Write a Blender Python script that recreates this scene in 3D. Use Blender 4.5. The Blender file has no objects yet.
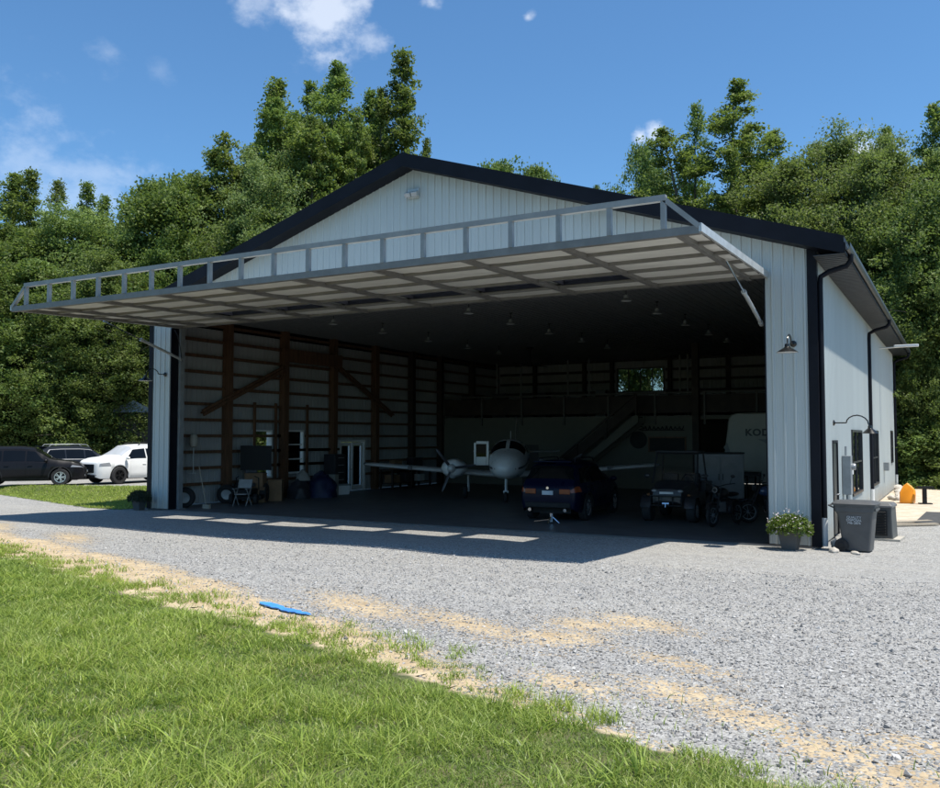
import bpy, math, random
import numpy as np
from mathutils import Vector, Matrix
from mathutils import noise as mnoise
random.seed(7); RNG = np.random.default_rng(7)
PI = math.pi
scene = bpy.context.scene
COL = scene.collection
rad = math.radians
W, L = 22.1, 26.73            # hangar width and length
CAM = (2.80, -21.28, 2.5)
YAW = 29.27

# ------------------------------------------------------------------ helpers
def link(o, parent=None):
    COL.objects.link(o)
    if parent is not None:
        o.parent = parent
    return o

def tag(o, label=None, cat=None, group=None, kind=None):
    if label: o['label'] = label
    if cat: o['category'] = cat
    if group: o['group'] = group
    if kind: o['kind'] = kind
    return o

def empty(name, loc=(0, 0, 0), rz=0.0, label=None, cat=None, group=None, parent=None):
    o = bpy.data.objects.new(name, None)
    o.empty_display_size = 0.2
    link(o, parent)
    o.location = loc
    o.rotation_euler = (0, 0, rz)
    return tag(o, label, cat, group)

def copy_tree(o, parent=None):
    c = o.copy(); COL.objects.link(c)
    c.parent = parent
    for ch in list(o.children):
        copy_tree(ch, c)
    return c

class MB:
    def __init__(s): s.v = []; s.f = []
    def add(s, vs, fs):
        n = len(s.v); s.v += [tuple(p) for p in vs]; s.f += [tuple(i + n for i in f) for f in fs]; return s
    def box(s, c, d, rz=0.0, rot=None):
        x, y, z = d[0] / 2, d[1] / 2, d[2] / 2
        m = rot if rot is not None else Matrix.Rotation(rz, 3, 'Z')
        c = Vector(c)
        vs = [c + m @ Vector((a * x, b * y, e * z)) for e in (-1, 1) for a, b in ((-1, -1), (1, -1), (1, 1), (-1, 1))]
        return s.add(vs, [(3, 2, 1, 0), (4, 5, 6, 7), (0, 1, 5, 4), (1, 2, 6, 5), (2, 3, 7, 6), (3, 0, 4, 7)])
    def b2(s, p, q):
        return s.box([(a + b) / 2 for a, b in zip(p, q)], [abs(a - b) for a, b in zip(p, q)])
    def bar(s, p, q, w, h, up=(0, 0, 1)):
        p, q = Vector(p), Vector(q); d = q - p; ln = d.length; d.normalize()
        u = Vector(up)
        if abs(d.dot(u)) > 0.98: u = Vector((1, 0, 0))
        r = d.cross(u).normalized(); u = r.cross(d)
        m = Matrix((r, d, u)).transposed()
        return s.box((p + q) / 2, (w, ln, h), rot=m)
    def tube(s, pts, r, seg=8, cap=True):
        pts = [Vector(p) for p in pts]; n = len(pts)
        rs = r if isinstance(r, (list, tuple)) else [r] * n
        rings = []; ref = None
        for i, p in enumerate(pts):
            t = (pts[min(i + 1, n - 1)] - pts[max(i - 1, 0)]).normalized()
            if ref is None:
                ref = Vector((0, 0, 1)) if abs(t.z) < 0.9 else Vector((1, 0, 0))
            a = t.cross(ref).normalized(); b = a.cross(t).normalized(); ref = b
            rings.append([p + a * (rs[i] * math.cos(2 * PI * k / seg)) + b * (rs[i] * math.sin(2 * PI * k / seg)) for k in range(seg)])
        return s.loft(rings, cap)
    def loft(s, rings, cap=True, closed=True):
        k = len(rings[0]); n0 = len(s.v)
        for r in rings: s.v += [tuple(p) for p in r]
        for i in range(len(rings) - 1):
            for j in range(k if closed else k - 1):
                a = n0 + i * k + j; b = n0 + i * k + (j + 1) % k
                s.f.append((a, b, b + k, a + k))
        if cap:
            s.f.append(tuple(n0 + j for j in reversed(range(k))))
            s.f.append(tuple(n0 + (len(rings) - 1) * k + j for j in range(k)))
        return s
    def lathe(s, prof, o=(0, 0, 0), axis='z', seg=20):
        rings = []
        for r, h in prof:
            ring = []
            for k in range(seg):
                a = 2 * PI * k / seg; c, d = r * math.cos(a), r * math.sin(a)
                if axis == 'z': p = (o[0] + c, o[1] + d, o[2] + h)
                elif axis == 'x': p = (o[0] + h, o[1] + c, o[2] + d)
                else: p = (o[0] + d, o[1] + h, o[2] + c)
                ring.append(p)
            rings.append(ring)
        return s.loft(rings, tuple(prof[0]) != tuple(prof[-1]))
    def prism(s, poly, axis, a, b):
        def P(u, v, w):
            return {'x': (w, u, v), 'y': (u, w, v), 'z': (u, v, w)}[axis]
        n = len(poly)
        vs = [P(u, v, a) for u, v in poly] + [P(u, v, b) for u, v in poly]
        fs = [tuple(reversed(range(n))), tuple(range(n, 2 * n))] + [(i, (i + 1) % n, n + (i + 1) % n, n + i) for i in range(n)]
        return s.add(vs, fs)
    def ball(s, c, r, seg=10, ring=7, jit=0.0, rnd=None):
        rx, ry, rz = r if isinstance(r, (list, tuple)) else (r, r, r)
        rings = []
        for i in range(ring + 1):
            th = PI * i / ring; th = min(max(th, 0.08), PI - 0.08)
            rr = []
            for k in range(seg):
                a = 2 * PI * k / seg
                j = 1 + (rnd.uniform(-jit, jit) if rnd else 0)
                rr.append((c[0] + rx * j * math.sin(th) * math.cos(a), c[1] + ry * j * math.sin(th) * math.sin(a), c[2] - rz * j * math.cos(th)))
            rings.append(rr)
        return s.loft(rings, True)
    def build(s, name, m, parent=None, smooth=False, bevel=0.0, loc=None):
        me = bpy.data.meshes.new(name)
        me.from_pydata(s.v, [], s.f); me.materials.append(m)
        import bmesh
        bm = bmesh.new(); bm.from_mesh(me); bmesh.ops.recalc_face_normals(bm, faces=bm.faces); bm.to_mesh(me); bm.free()
        if smooth:
            me.polygons.foreach_set('use_smooth', [True] * len(me.polygons))
            try: me.set_sharp_from_angle(angle=rad(smooth if smooth > 1 else 40))
            except Exception: pass
        o = bpy.data.objects.new(name, me); link(o, parent)
        if loc: o.location = loc
        if bevel:
            b = o.modifiers.new('bevel', 'BEVEL'); b.width = bevel; b.segments = 2; b.limit_method = 'ANGLE'; b.angle_limit = rad(50)
        return o

def npmesh(name, verts, faces, m, parent=None, smooth=False, attrs=None, nper=4):
    me = bpy.data.meshes.new(name)
    verts = np.asarray(verts, np.float32); faces = np.asarray(faces, np.int32)
    me.vertices.add(len(verts)); me.vertices.foreach_set('co', verts.ravel())
    nf = len(faces)
    me.loops.add(nf * nper); me.loops.foreach_set('vertex_index', faces.ravel())
    me.polygons.add(nf)
    me.polygons.foreach_set('loop_start', np.arange(nf, dtype=np.int32) * nper)
    me.update(calc_edges=True)
    me.polygons.foreach_set('use_smooth', np.full(nf, bool(smooth)))
    if attrs:
        for k, a in attrs.items():
            at = me.attributes.new(k, 'FLOAT', 'POINT'); at.data.foreach_set('value', np.asarray(a, np.float32))
    me.materials.append(m)
    me.validate()
    o = bpy.data.objects.new(name, me)
    return link(o, parent)

# ------------------------------------------------------------------ materials
class NT:
    def __init__(s, name):
        s.m = bpy.data.materials.new(name); s.m.use_nodes = True
        s.t = s.m.node_tree; s.t.nodes.clear()
        s.out = s.n('ShaderNodeOutputMaterial')
    def n(s, typ, **kw):
        nd = s.t.nodes.new(typ)
        for k, v in kw.items(): setattr(nd, k, v)
        return nd
    def l(s, a, b): s.t.links.new(a, b)
    def inp(s, nd, key, val):
        if hasattr(val, 'is_linked') or hasattr(val, 'links'): s.l(val, nd.inputs[key])
        else: nd.inputs[key].default_value = val
    def math(s, op, a, b=0.0, c=None, clamp=False):
        nd = s.n('ShaderNodeMath', operation=op, use_clamp=clamp)
        s.inp(nd, 0, a); s.inp(nd, 1, b)
        if c is not None: s.inp(nd, 2, c)
        return nd.outputs[0]
    def mix(s, f, a, b, mode='MIX'):
        nd = s.n('ShaderNodeMix', data_type='RGBA', blend_type=mode)
        s.inp(nd, 0, f); s.inp(nd, 6, a); s.inp(nd, 7, b)
        return nd.outputs[2]
    def noise(s, vec, scale, detail=4, rough=0.55):
        nd = s.n('ShaderNodeTexNoise'); nd.inputs['Scale'].default_value = scale
        nd.inputs['Detail'].default_value = detail; nd.inputs['Roughness'].default_value = rough
        if vec is not None: s.l(vec, nd.inputs['Vector'])
        return nd.outputs['Fac']
    def ramp(s, f, lo, hi):
        nd = s.n('ShaderNodeMapRange'); nd.clamp = True; nd.interpolation_type = 'SMOOTHSTEP'
        s.inp(nd, 0, f); nd.inputs[1].default_value = lo; nd.inputs[2].default_value = hi
        return nd.outputs[0]
    def obj(s): return s.n('ShaderNodeTexCoord').outputs['Object']
    def pos(s): return s.n('ShaderNodeNewGeometry').outputs['Position']
    def attr(s, name): return s.n('ShaderNodeAttribute', attribute_name=name).outputs['Fac']

def c4(c): return (c[0], c[1], c[2], 1.0)
MATS = {}
def mat(name, col, rough=0.6, metal=0.0, var=0.12, scale=3.0, bump=0.0, bscale=40.0, spec=0.5, coat=0.0, stretch=None, alpha=None):
    if name in MATS: return MATS[name]
    t = NT(name)
    p = t.n('ShaderNodeBsdfPrincipled')
    vec = t.obj()
    if stretch:
        mp = t.n('ShaderNodeMapping'); mp.inputs['Scale'].default_value = stretch; t.l(vec, mp.inputs['Vector']); vec = mp.outputs[0]
    f = t.noise(vec, scale, 5, 0.6)
    dark = c4([x * (1 - var) for x in col]); lite = c4([min(1, x * (1 + var)) for x in col])
    t.l(t.mix(t.ramp(f, 0.3, 0.7), dark, lite), p.inputs['Base Color'])
    r2 = t.noise(vec, scale * 2.7, 3)
    t.l(t.math('MULTIPLY_ADD', r2, 0.2, rough - 0.1, clamp=True), p.inputs['Roughness'])
    p.inputs['Metallic'].default_value = metal
    p.inputs['Specular IOR Level'].default_value = spec
    p.inputs['Coat Weight'].default_value = coat
    if bump:
        b = t.n('ShaderNodeBump'); b.inputs['Strength'].default_value = bump; b.inputs['Distance'].default_value = 0.02
        t.l(t.noise(vec, bscale, 4), b.inputs['Height']); t.l(b.outputs[0], p.inputs['Normal'])
    t.l(p.outputs[0], t.out.inputs[0])
    MATS[name] = t.m
    return t.m

def glass(name, tint=(0.005, 0.006, 0.007), thin=0.0):
    if name in MATS: return MATS[name]
    t = NT(name)
    g = t.n('ShaderNodeBsdfGlossy'); g.inputs['Roughness'].default_value = 0.02; g.inputs['Color'].default_value = (0.9, 0.95, 1, 1)
    d = t.n('ShaderNodeBsdfTransparent') if thin else t.n('ShaderNodeBsdfDiffuse')
    f = t.noise(t.obj(), 1.5, 2)
    if thin: d.inputs['Color'].default_value = (thin, thin, thin, 1)
    else: t.l(t.mix(f, c4([x * .8 for x in tint]), c4([x * 1.2 for x in tint])), d.inputs['Color'])
    fr = t.n('ShaderNodeFresnel'); fr.inputs[0].default_value = 1.33
    mx = t.n('ShaderNodeMixShader'); t.l(fr.outputs[0], mx.inputs[0]); t.l(d.outputs[0], mx.inputs[1]); t.l(g.outputs[0], mx.inputs[2])
    t.l(mx.outputs[0], t.out.inputs[0])
    MATS[name] = t.m
    return t.m

def leafmat(name, c1, c2, c3, trans=0.35, rough=0.5):
    t = NT(name)
    ra = t.attr('tint')
    oi = t.n('ShaderNodeObjectInfo').outputs['Random']
    col = t.mix(ra, c4(c1), c4(c2))
    big = t.ramp(t.noise(t.obj(), 0.35, 3), 0.35, 0.65)
    col = t.mix(t.math('MULTIPLY', big, 0.45), col, c4(c3))
    hs = t.n('ShaderNodeHueSaturation'); t.l(col, hs.inputs['Color'])
    t.l(t.math('MULTIPLY_ADD', oi, 0.03, 0.485), hs.inputs['Hue'])
    t.l(t.math('MULTIPLY_ADD', oi, 0.4, 0.8), hs.inputs['Value'])
    p = t.n('ShaderNodeBsdfPrincipled'); t.l(hs.outputs[0], p.inputs['Base Color'])
    p.inputs['Roughness'].default_value = .5; p.inputs['Specular IOR Level'].default_value = 0.25
    tr = t.n('ShaderNodeBsdfTranslucent')
    t.l(t.mix(0.6, hs.outputs[0], (0.16, 0.24, 0.03, 1)), tr.inputs['Color'])
    mx = t.n('ShaderNodeMixShader'); mx.inputs[0].default_value = trans
    t.l(p.outputs[0], mx.inputs[1]); t.l(tr.outputs[0], mx.inputs[2]); t.l(mx.outputs[0], t.out.inputs[0])
    return t.m

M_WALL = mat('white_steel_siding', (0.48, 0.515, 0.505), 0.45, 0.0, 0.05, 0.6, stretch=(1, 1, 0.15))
def add_splash(m):
    t = m.node_tree; p = [n for n in t.nodes if n.type == 'BSDF_PRINCIPLED'][0]
    src = p.inputs['Base Color'].links[0].from_socket
    g = t.nodes.new('ShaderNodeNewGeometry'); sx = t.nodes.new('ShaderNodeSeparateXYZ'); t.links.new(g.outputs['Position'], sx.inputs[0])
    nz = t.nodes.new('ShaderNodeTexNoise'); nz.inputs['Scale'].default_value = 5; nz.inputs['Detail'].default_value = 6; t.links.new(g.outputs['Position'], nz.inputs['Vector'])
    a = t.nodes.new('ShaderNodeMath'); a.operation = 'MULTIPLY_ADD'; t.links.new(nz.outputs['Fac'], a.inputs[0]); a.inputs[1].default_value = -.9; t.links.new(sx.outputs['Z'], a.inputs[2])
    mr = t.nodes.new('ShaderNodeMapRange'); mr.interpolation_type = 'SMOOTHSTEP'; t.links.new(a.outputs[0], mr.inputs[0]); mr.inputs[1].default_value = -.35; mr.inputs[2].default_value = .15; mr.inputs[3].default_value = .45; mr.inputs[4].default_value = 0
    mx = t.nodes.new('ShaderNodeMix'); mx.data_type = 'RGBA'; t.links.new(mr.outputs[0], mx.inputs[0]); t.links.new(src, mx.inputs[6]); mx.inputs[7].default_value = (.40, .34, .26, 1); t.links.new(mx.outputs[2], p.inputs['Base Color'])
add_splash(M_WALL)
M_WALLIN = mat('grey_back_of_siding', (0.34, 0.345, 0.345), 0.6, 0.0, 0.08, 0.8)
M_BLACK = mat('black_steel_trim', (0.006, 0.007, 0.012), 0.6, 0.0, 0.2, 2.0, spec=0.2)
M_ROOF = mat('black_steel_roof', (0.010, 0.012, 0.018), 0.55, 0.0, 0.15, 1.0, spec=0.3)
M_SOFFIT = mat('dark_soffit', (0.03, 0.036, 0.042), 0.5)
M_GREY = mat('grey_painted_steel', (0.26, 0.28, 0.29), 0.5, 0.2, 0.12, 4)
M_LTGREY = mat('galvanised_steel', (0.5, 0.52, 0.52), 0.45, 0.3, 0.12, 4)
M_BATT = mat('white_insulation_facing', (0.66, 0.65, 0.60), 0.55, 0.0, 0.1, 1.4, bump=0.7, bscale=3.0, stretch=(0.6, 1.6, 1))
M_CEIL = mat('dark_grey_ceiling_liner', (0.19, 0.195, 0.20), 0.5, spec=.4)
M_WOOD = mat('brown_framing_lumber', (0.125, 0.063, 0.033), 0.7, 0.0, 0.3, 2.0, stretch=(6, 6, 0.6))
M_WOOD2 = mat('dark_and_shaded_lumber', (0.035, 0.023, 0.016), 0.7, 0.0, 0.3, 2.0)
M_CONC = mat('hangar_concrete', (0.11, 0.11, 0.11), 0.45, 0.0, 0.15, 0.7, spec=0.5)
M_WHITE = mat('white_paint', (0.72, 0.73, 0.72), 0.45, 0.0, 0.05, 2)
M_RUBBER = mat('black_rubber', (0.018, 0.018, 0.019), 0.8, 0, 0.2, 8)
M_PLASTIC = mat('black_plastic', (0.016, 0.017, 0.018), 0.6, 0, 0.2, 6, spec=.25)
M_ALLOY = mat('silver_alloy', (0.62, 0.63, 0.64), 0.28, 0.85, 0.05)
M_CHROME = mat('chrome', (0.75, 0.76, 0.78), 0.12, 1.0, 0.03)
M_TOTE = mat('black_tote_plastic', (.03, .03, .035), .5)
M_GLASS = glass('dark_tinted_glass')
M_GLASSL = glass('grey_windscreen_glass', (0.45, 0.47, 0.49))
M_PANE = glass('clear_pane', thin=0.95)
M_PANEB = glass('dimmed_pane', thin=0.6)  # grey tint put in to dim the daylight through the back window
M_REDL = mat('red_lamp_plastic', (0.22, 0.045, 0.012), 0.2, 0, 0.1)
M_CLEARL = mat('clear_lamp_plastic', (0.30, 0.31, 0.32), 0.15, 0.2, 0.1)
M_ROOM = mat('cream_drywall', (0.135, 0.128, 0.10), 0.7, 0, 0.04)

# ------------------------------------------------------------------ terrain
def terr(x, y):
    return 0.8 * (max(0.0, (-1.5 - y)) / 17.0) ** 1.2 - 0.02
def rise(x, y):
    ylow = -0.9 + (-24 - x) * 0.296; yup = np.maximum(5.7 + (x + 29.6) * 0.392, ylow + 1.2)
    return 0.26 * smooth01((y - ylow) / (yup - ylow)) * smooth01((-22.7 - x) / 3.0)
def terr_np(y):
    return 0.8 * (np.maximum(0.0, (-1.5 - y)) / 17.0) ** 1.2 - 0.02
GD = [(-60, -2), (-34, -5.8), (-24, -7.4), (-16.9, -8.7), (-12.75, -9.67), (-9.07, -10.86), (-6.03, -12.3), (-3.85, -13.24), (-2.14, -13.9), (-0.87, -14.73), (0.28, -15.47), (0.98, -15.9), (1.54, -16.2), (2.2, -16.55), (4, -17.4), (9, -19), (20, -22)]
GE = [(-60, -5.5), (-34, -8.2), (-24, -9.3), (-17, -10.2), (-12.8, -11.32), (-9.7, -12.29), (-7.12, -13.24), (-4.93, -13.9), (-3.55, -14.25), (-2.36, -14.6), (-1.05, -15.25), (-0.07, -15.72), (0.55, -15.95), (1.16, -16.17), (1.68, -16.33), (2.2, -16.6), (4, -17.5), (9, -19.3), (20, -22.5)]
def smooth01(a): a = np.clip(a, 0, 1); return a * a * (3 - 2 * a)
def ydist(px, py, line):
    xs = np.array([p[0] for p in line]); ys = np.array([p[1] for p in line])
    e = np.interp(px, xs, ys)
    s = (np.interp(px + 0.5, xs, ys) - np.interp(px - 0.5, xs, ys))
    return (py - e) / np.sqrt(1 + s * s)      # positive on the hangar side
def vnoise(x, y, sc, seed=0):
    return np.array([mnoise.fractal(Vector((a * sc + seed * 17.3, b * sc - seed * 9.1, seed * 3.7)), 0.9, 2.1, 3) for a, b in zip(x, y)])
def smooth01(a): a = np.clip(a, 0, 1); return a * a * (3 - 2 * a)

def ground_z(x, y):
    z = terr_np(y)
    open_ = np.clip(np.clip(-y - 0.6, 0, 2.0) / 2, 0, 1)
    outside = (x > 0.4) | (x < -W - .4) | (y < -.4)
    z = z + vnoise(x, y, 0.35, 1) * 0.035 * np.where(outside, np.maximum(open_, 0.25), 0)
    return np.where(outside, z, -0.05) + rise(x, y)
def gz1(x, y): return float(ground_z(np.array([x]), np.array([y]))[0])
PATCH = [(-0.4, -11.64, .75, .35), (-0.85, -12.2, .55, .4), (-0.75, -13.1, .5, .5), (-1.9, -13.0, 1.3, .35), (0.95, -14.65, .55, .3), (1.5, -15.1, .45, .28), (2.05, -15.55, .4, .25), (2.5, -15.9, .35, .3), (-3.6, -12.6, 1.3, .45), (0.1, -14.9, .5, .22), (2.6, -15.2, .4, .2), (-14.5, -8.6, 1.6, .4), (-19, -7.6, 2.5, .45), (0.6, -13.6, .6, .18)]
def in_poly(x, y, poly):
    inside = np.zeros(len(x), bool); n = len(poly); j = n - 1
    for i in range(n):
        xi, yi = poly[i]; xj, yj = poly[j]
        c = ((yi > y) != (yj > y)) & (x < (xj - xi) * (y - yi) / (yj - yi + 1e-12) + xi)
        inside ^= c; j = i
    return inside

def build_yard():
    xs = np.concatenate([np.arange(-70, -20, 1.0), np.arange(-20, 6, 0.2), np.arange(6, 16.1, 1.0)])
    ys = np.concatenate([np.arange(-26, -7, 0.2), np.arange(-7, 34.1, 0.6)])
    X, Y = np.meshgrid(xs, ys); nx, ny = len(xs), len(ys)
    x, y = X.ravel(), Y.ravel()
    z = ground_z(x, y)
    e = ydist(x, y, GD); g = ydist(x, y, GE)
    d = smooth01((0.12 - e) / 0.5 + vnoise(x, y, 0.9, 2) * 0.5)
    pt = np.zeros_like(d)
    for a, b, sa, sb in PATCH:
        ca, sn = 0.86, -0.5
        u = (x - a) * ca + (y - b) * sn; v = -(x - a) * sn + (y - b) * ca
        pt = np.maximum(pt, np.exp(-((u / sa) ** 2 + (v / sb) ** 2)))
    dirt = np.maximum(d, pt * 0.95)
    far = smooth01((y - 7.2 + (x - 1) * -0.6) / 1.6) * smooth01((x + 1.5) / 1.0)      # sandy ground beside the far end of the hangar
    near_bldg = np.zeros_like(d)
    idx = np.arange(nx * ny).reshape(ny, nx)
    F = np.stack([idx[:-1, :-1].ravel(), idx[:-1, 1:].ravel(), idx[1:, 1:].ravel(), idx[1:, :-1].ravel()], 1)
    t = NT('grey_gravel')
    P = t.pos()
    vor = t.n('ShaderNodeTexVoronoi'); vor.inputs['Scale'].default_value = 46; t.l(P, vor.inputs['Vector'])
    vor2 = t.n('ShaderNodeTexVoronoi'); vor2.inputs['Scale'].default_value = 23; t.l(P, vor2.inputs['Vector'])
    sp = t.n('ShaderNodeSeparateColor'); t.l(vor.outputs['Color'], sp.inputs[0])
    sp2 = t.n('ShaderNodeSeparateColor'); t.l(vor2.outputs['Color'], sp2.inputs[0])
    v = t.math('MULTIPLY_ADD', sp2.outputs[0], 0.35, t.math('MULTIPLY', sp.outputs[0], 0.65))
    stone = t.mix(v, (0.115, 0.112, 0.108, 1), (0.57, 0.56, 0.53, 1))
    big = t.ramp(t.noise(P, 0.22, 5, 0.65), 0.3, 0.7)
    stone = t.mix(t.math('MULTIPLY', big, 0.5), stone, t.mix(0.5, stone, (0.38, 0.37, 0.345, 1)))
    mp = t.n('ShaderNodeMapping'); mp.inputs['Rotation'].default_value = (0, 0, rad(8)); mp.inputs['Scale'].default_value = (0.12, 1.6, 1); t.l(P, mp.inputs['Vector'])
    trk = t.ramp(t.noise(mp.outputs[0], 0.9, 4), 0.46, 0.72)
    stone = t.mix(t.math('MULTIPLY', trk, 0.55), stone, (0.42, 0.405, 0.37, 1))
    fine = t.noise(P, 90, 3, 0.7)
    sand = t.mix(t.ramp(t.noise(P, 3.5, 5, 0.65), 0.3, 0.7), (0.41, 0.315, 0.195, 1), (0.59, 0.48, 0.315, 1))
    sand = t.mix(t.math('MULTIPLY', fine, 0.35), sand, (0.36, 0.25, 0.14, 1))
    pale = t.mix(t.ramp(t.noise(P, 2.2, 5, 0.7), 0.35, 0.65), (0.46, 0.38, 0.28, 1), (0.60, 0.53, 0.43, 1))
    rag = t.math('MULTIPLY_ADD', t.noise(P, 6.0, 7, 0.75), 1.2, -0.6)
    speck = t.math('MULTIPLY_ADD', sp.outputs[1], 0.9, -0.45)
    fd = t.ramp(t.math('ADD', t.math('ADD', t.attr('dirt'), rag), speck), 0.42, 0.62)
    ff = t.ramp(t.math('ADD', t.attr('sandy'), rag), 0.4, 0.65)
    col = t.mix(fd, stone, sand); col = t.mix(ff, col, pale)
    crumb = t.math('MULTIPLY', t.ramp(t.noise(P, 38, 5, 0.75), 0.52, 0.72), t.math('MULTIPLY', t.math('MAXIMUM', fd, ff), 0.45))
    col = t.mix(crumb, col, (0.27, 0.20, 0.125, 1))
    p = t.n('ShaderNodeBsdfPrincipled'); t.l(col, p.inputs['Base Color']); p.inputs['Roughness'].default_value = 0.9
    p.inputs['Specular IOR Level'].default_value = 0.2
    h = t.math('ADD', t.math('MULTIPLY', vor.outputs['Distance'], -1.0), t.math('MULTIPLY', vor2.outputs['Distance'], -1.2))
    hh = t.math('MULTIPLY', h, t.math('SUBTRACT', 1.0, t.math('MULTIPLY', t.math('MAXIMUM', fd, ff), 0.8)))
    b = t.n('ShaderNodeBump'); b.inputs['Strength'].default_value = 0.8; b.inputs['Distance'].default_value = 0.022
    t.l(hh, b.inputs['Height']); t.l(b.outputs[0], p.inputs['Normal'])
    t.l(p.outputs[0], t.out.inputs[0])
    o = npmesh('gravel_yard', np.stack([x, y, z], 1), F, t.m, smooth=True, attrs={'dirt': dirt, 'sandy': far})
    tag(o, kind='structure')
    # lawn sheet in front
    keep = (g < 0.12).reshape(ny, nx)
    ck = keep[:-1, :-1] & keep[:-1, 1:] & keep[1:, 1:] & keep[1:, :-1]
    t = NT('lawn_soil'); P = t.pos()
    green = t.mix(t.ramp(t.noise(P, 2.5, 5), 0.35, 0.65), (0.05, 0.07, 0.018, 1), (0.13, 0.125, 0.05, 1))
    sand = t.mix(t.ramp(t.noise(P, 3.5, 5, 0.65), 0.3, 0.7), (0.41, 0.315, 0.195, 1), (0.59, 0.48, 0.315, 1))
    f = t.ramp(t.math('ADD', t.attr('bare'), t.math('MULTIPLY_ADD', t.noise(P, 4, 5), 0.8, -0.4)), 0.35, 0.65)
    p = t.n('ShaderNodeBsdfPrincipled'); t.l(t.mix(f, green, sand), p.inputs['Base Color']); p.inputs['Roughness'].default_value = 0.95
    b = t.n('ShaderNodeBump'); b.inputs['Strength'].default_value = 0.6; b.inputs['Distance'].default_value = 0.03
    t.l(t.noise(P, 30, 4), b.inputs['Height']); t.l(b.outputs[0], p.inputs['Normal']); t.l(p.outputs[0], t.out.inputs[0])
    bare = smooth01((g - 0.3 * smooth01((x + 2.5) / 2.5) + 0.62) / 0.6)
    used = np.zeros(nx * ny, bool); FF = F[ck.ravel()]; used[FF.ravel()] = True
    mp_ = np.cumsum(used) - 1
    vz = z + np.where(g > -0.1, 0.004, 0.02)
    o = npmesh('lawn', np.stack([x, y, vz], 1)[used], mp_[FF], t.m, smooth=True, attrs={'bare': bare[used]})
    tag(o, kind='structure')
    # side lawn strip
    STRIP = [(-38.5, 2.7), (-33.8, 1.9), (-26.8, -.1), (-24, -.95), (-22.5, -.85), (-22.5, 9.5), (-29.6, 5.9), (-33, 4.55), (-36.5, 3.1)]
    gx, gy = np.meshgrid(np.arange(-39, -22.3, .25), np.arange(-1.2, 10, .25)); sh = gx.shape; gx, gy = gx.ravel(), gy.ravel()
    ins = in_poly(gx, gy, STRIP).reshape(sh); ii = np.arange(len(gx)).reshape(sh)
    ck = ins[:-1, :-1] & ins[:-1, 1:] & ins[1:, 1:] & ins[1:, :-1]
    FF = np.stack([ii[:-1, :-1][ck], ii[:-1, 1:][ck], ii[1:, 1:][ck], ii[1:, :-1][ck]], 1)
    used = np.zeros(len(gx), bool); used[FF.ravel()] = True; mp_ = np.cumsum(used) - 1
    gz = ground_z(gx, gy) + 0.03
    tag(npmesh('lawn_strip', np.stack([gx, gy, gz], 1)[used], mp_[FF], t.m, smooth=True, attrs={'bare': np.zeros(used.sum())}), kind='structure')
    # dark strip along the strip's front edge
    # far ground
    t = NT('woodland_floor'); P = t.pos()
    p = t.n('ShaderNodeBsdfPrincipled'); p.inputs['Roughness'].default_value = 0.95
    t.l(t.mix(t.ramp(t.noise(P, 0.5, 6), 0.35, 0.65), (0.035, 0.05, 0.015, 1), (0.075, 0.06, 0.03, 1)), p.inputs['Base Color'])
    t.l(p.outputs[0], t.out.inputs[0])
    r = 900
    mb = MB(); mb.add([(-r, -r, -0.25), (r, -r, -0.25), (r, r, -0.25), (-r, r, -0.25)], [(0, 1, 2, 3)])
    tag(mb.build('ground', t.m), kind='structure')
    return STRIP
STRIP = build_yard()

# ------------------------------------------------------------------ grass
def blades(px, py, pz, h, w, lean, tint, seg=3):
    n = len(px)
    az = RNG.uniform(0, 2 * PI, n); la = RNG.uniform(0, 2 * PI, n)
    dx, dy = np.cos(az), np.sin(az)
    V = []; T = []
    for k in range(seg + 1):
        t = k / seg
        bx = px + np.cos(la) * lean * h * t ** 1.8; by = py + np.sin(la) * lean * h * t ** 1.8
        bz = pz + h * (t - 0.25 * np.minimum(lean, 1.4) * t ** 2.2)
        ww = w * (1 - t ** 1.7) * 0.5 + 0.0004
        V.append(np.stack([bx - dx * ww, by - dy * ww, bz], 1)); V.append(np.stack([bx + dx * ww, by + dy * ww, bz], 1))
        T += [tint * (0.85 + 0.15 * t)] * 2
    V = np.stack(V, 1).reshape(-1, 3); T = np.stack(T, 1).reshape(-1)
    k2 = 2 * (seg + 1)
    base = np.arange(n)[:, None] * k2
    F = []
    for k in range(seg):
        a = 2 * k
        F.append(np.concatenate([base + a, base + a + 1, base + a + 3, base + a + 2], 1))
    F = np.stack(F, 1).reshape(-1, 4)
    return V, F, T

def merge(parts):
    V = []; F = []; T = []; n = 0
    for v, f, t in parts:
        V.append(v); F.append(f + n); T.append(t); n += len(v)
    return np.concatenate(V), np.concatenate(F), np.concatenate(T)

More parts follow.
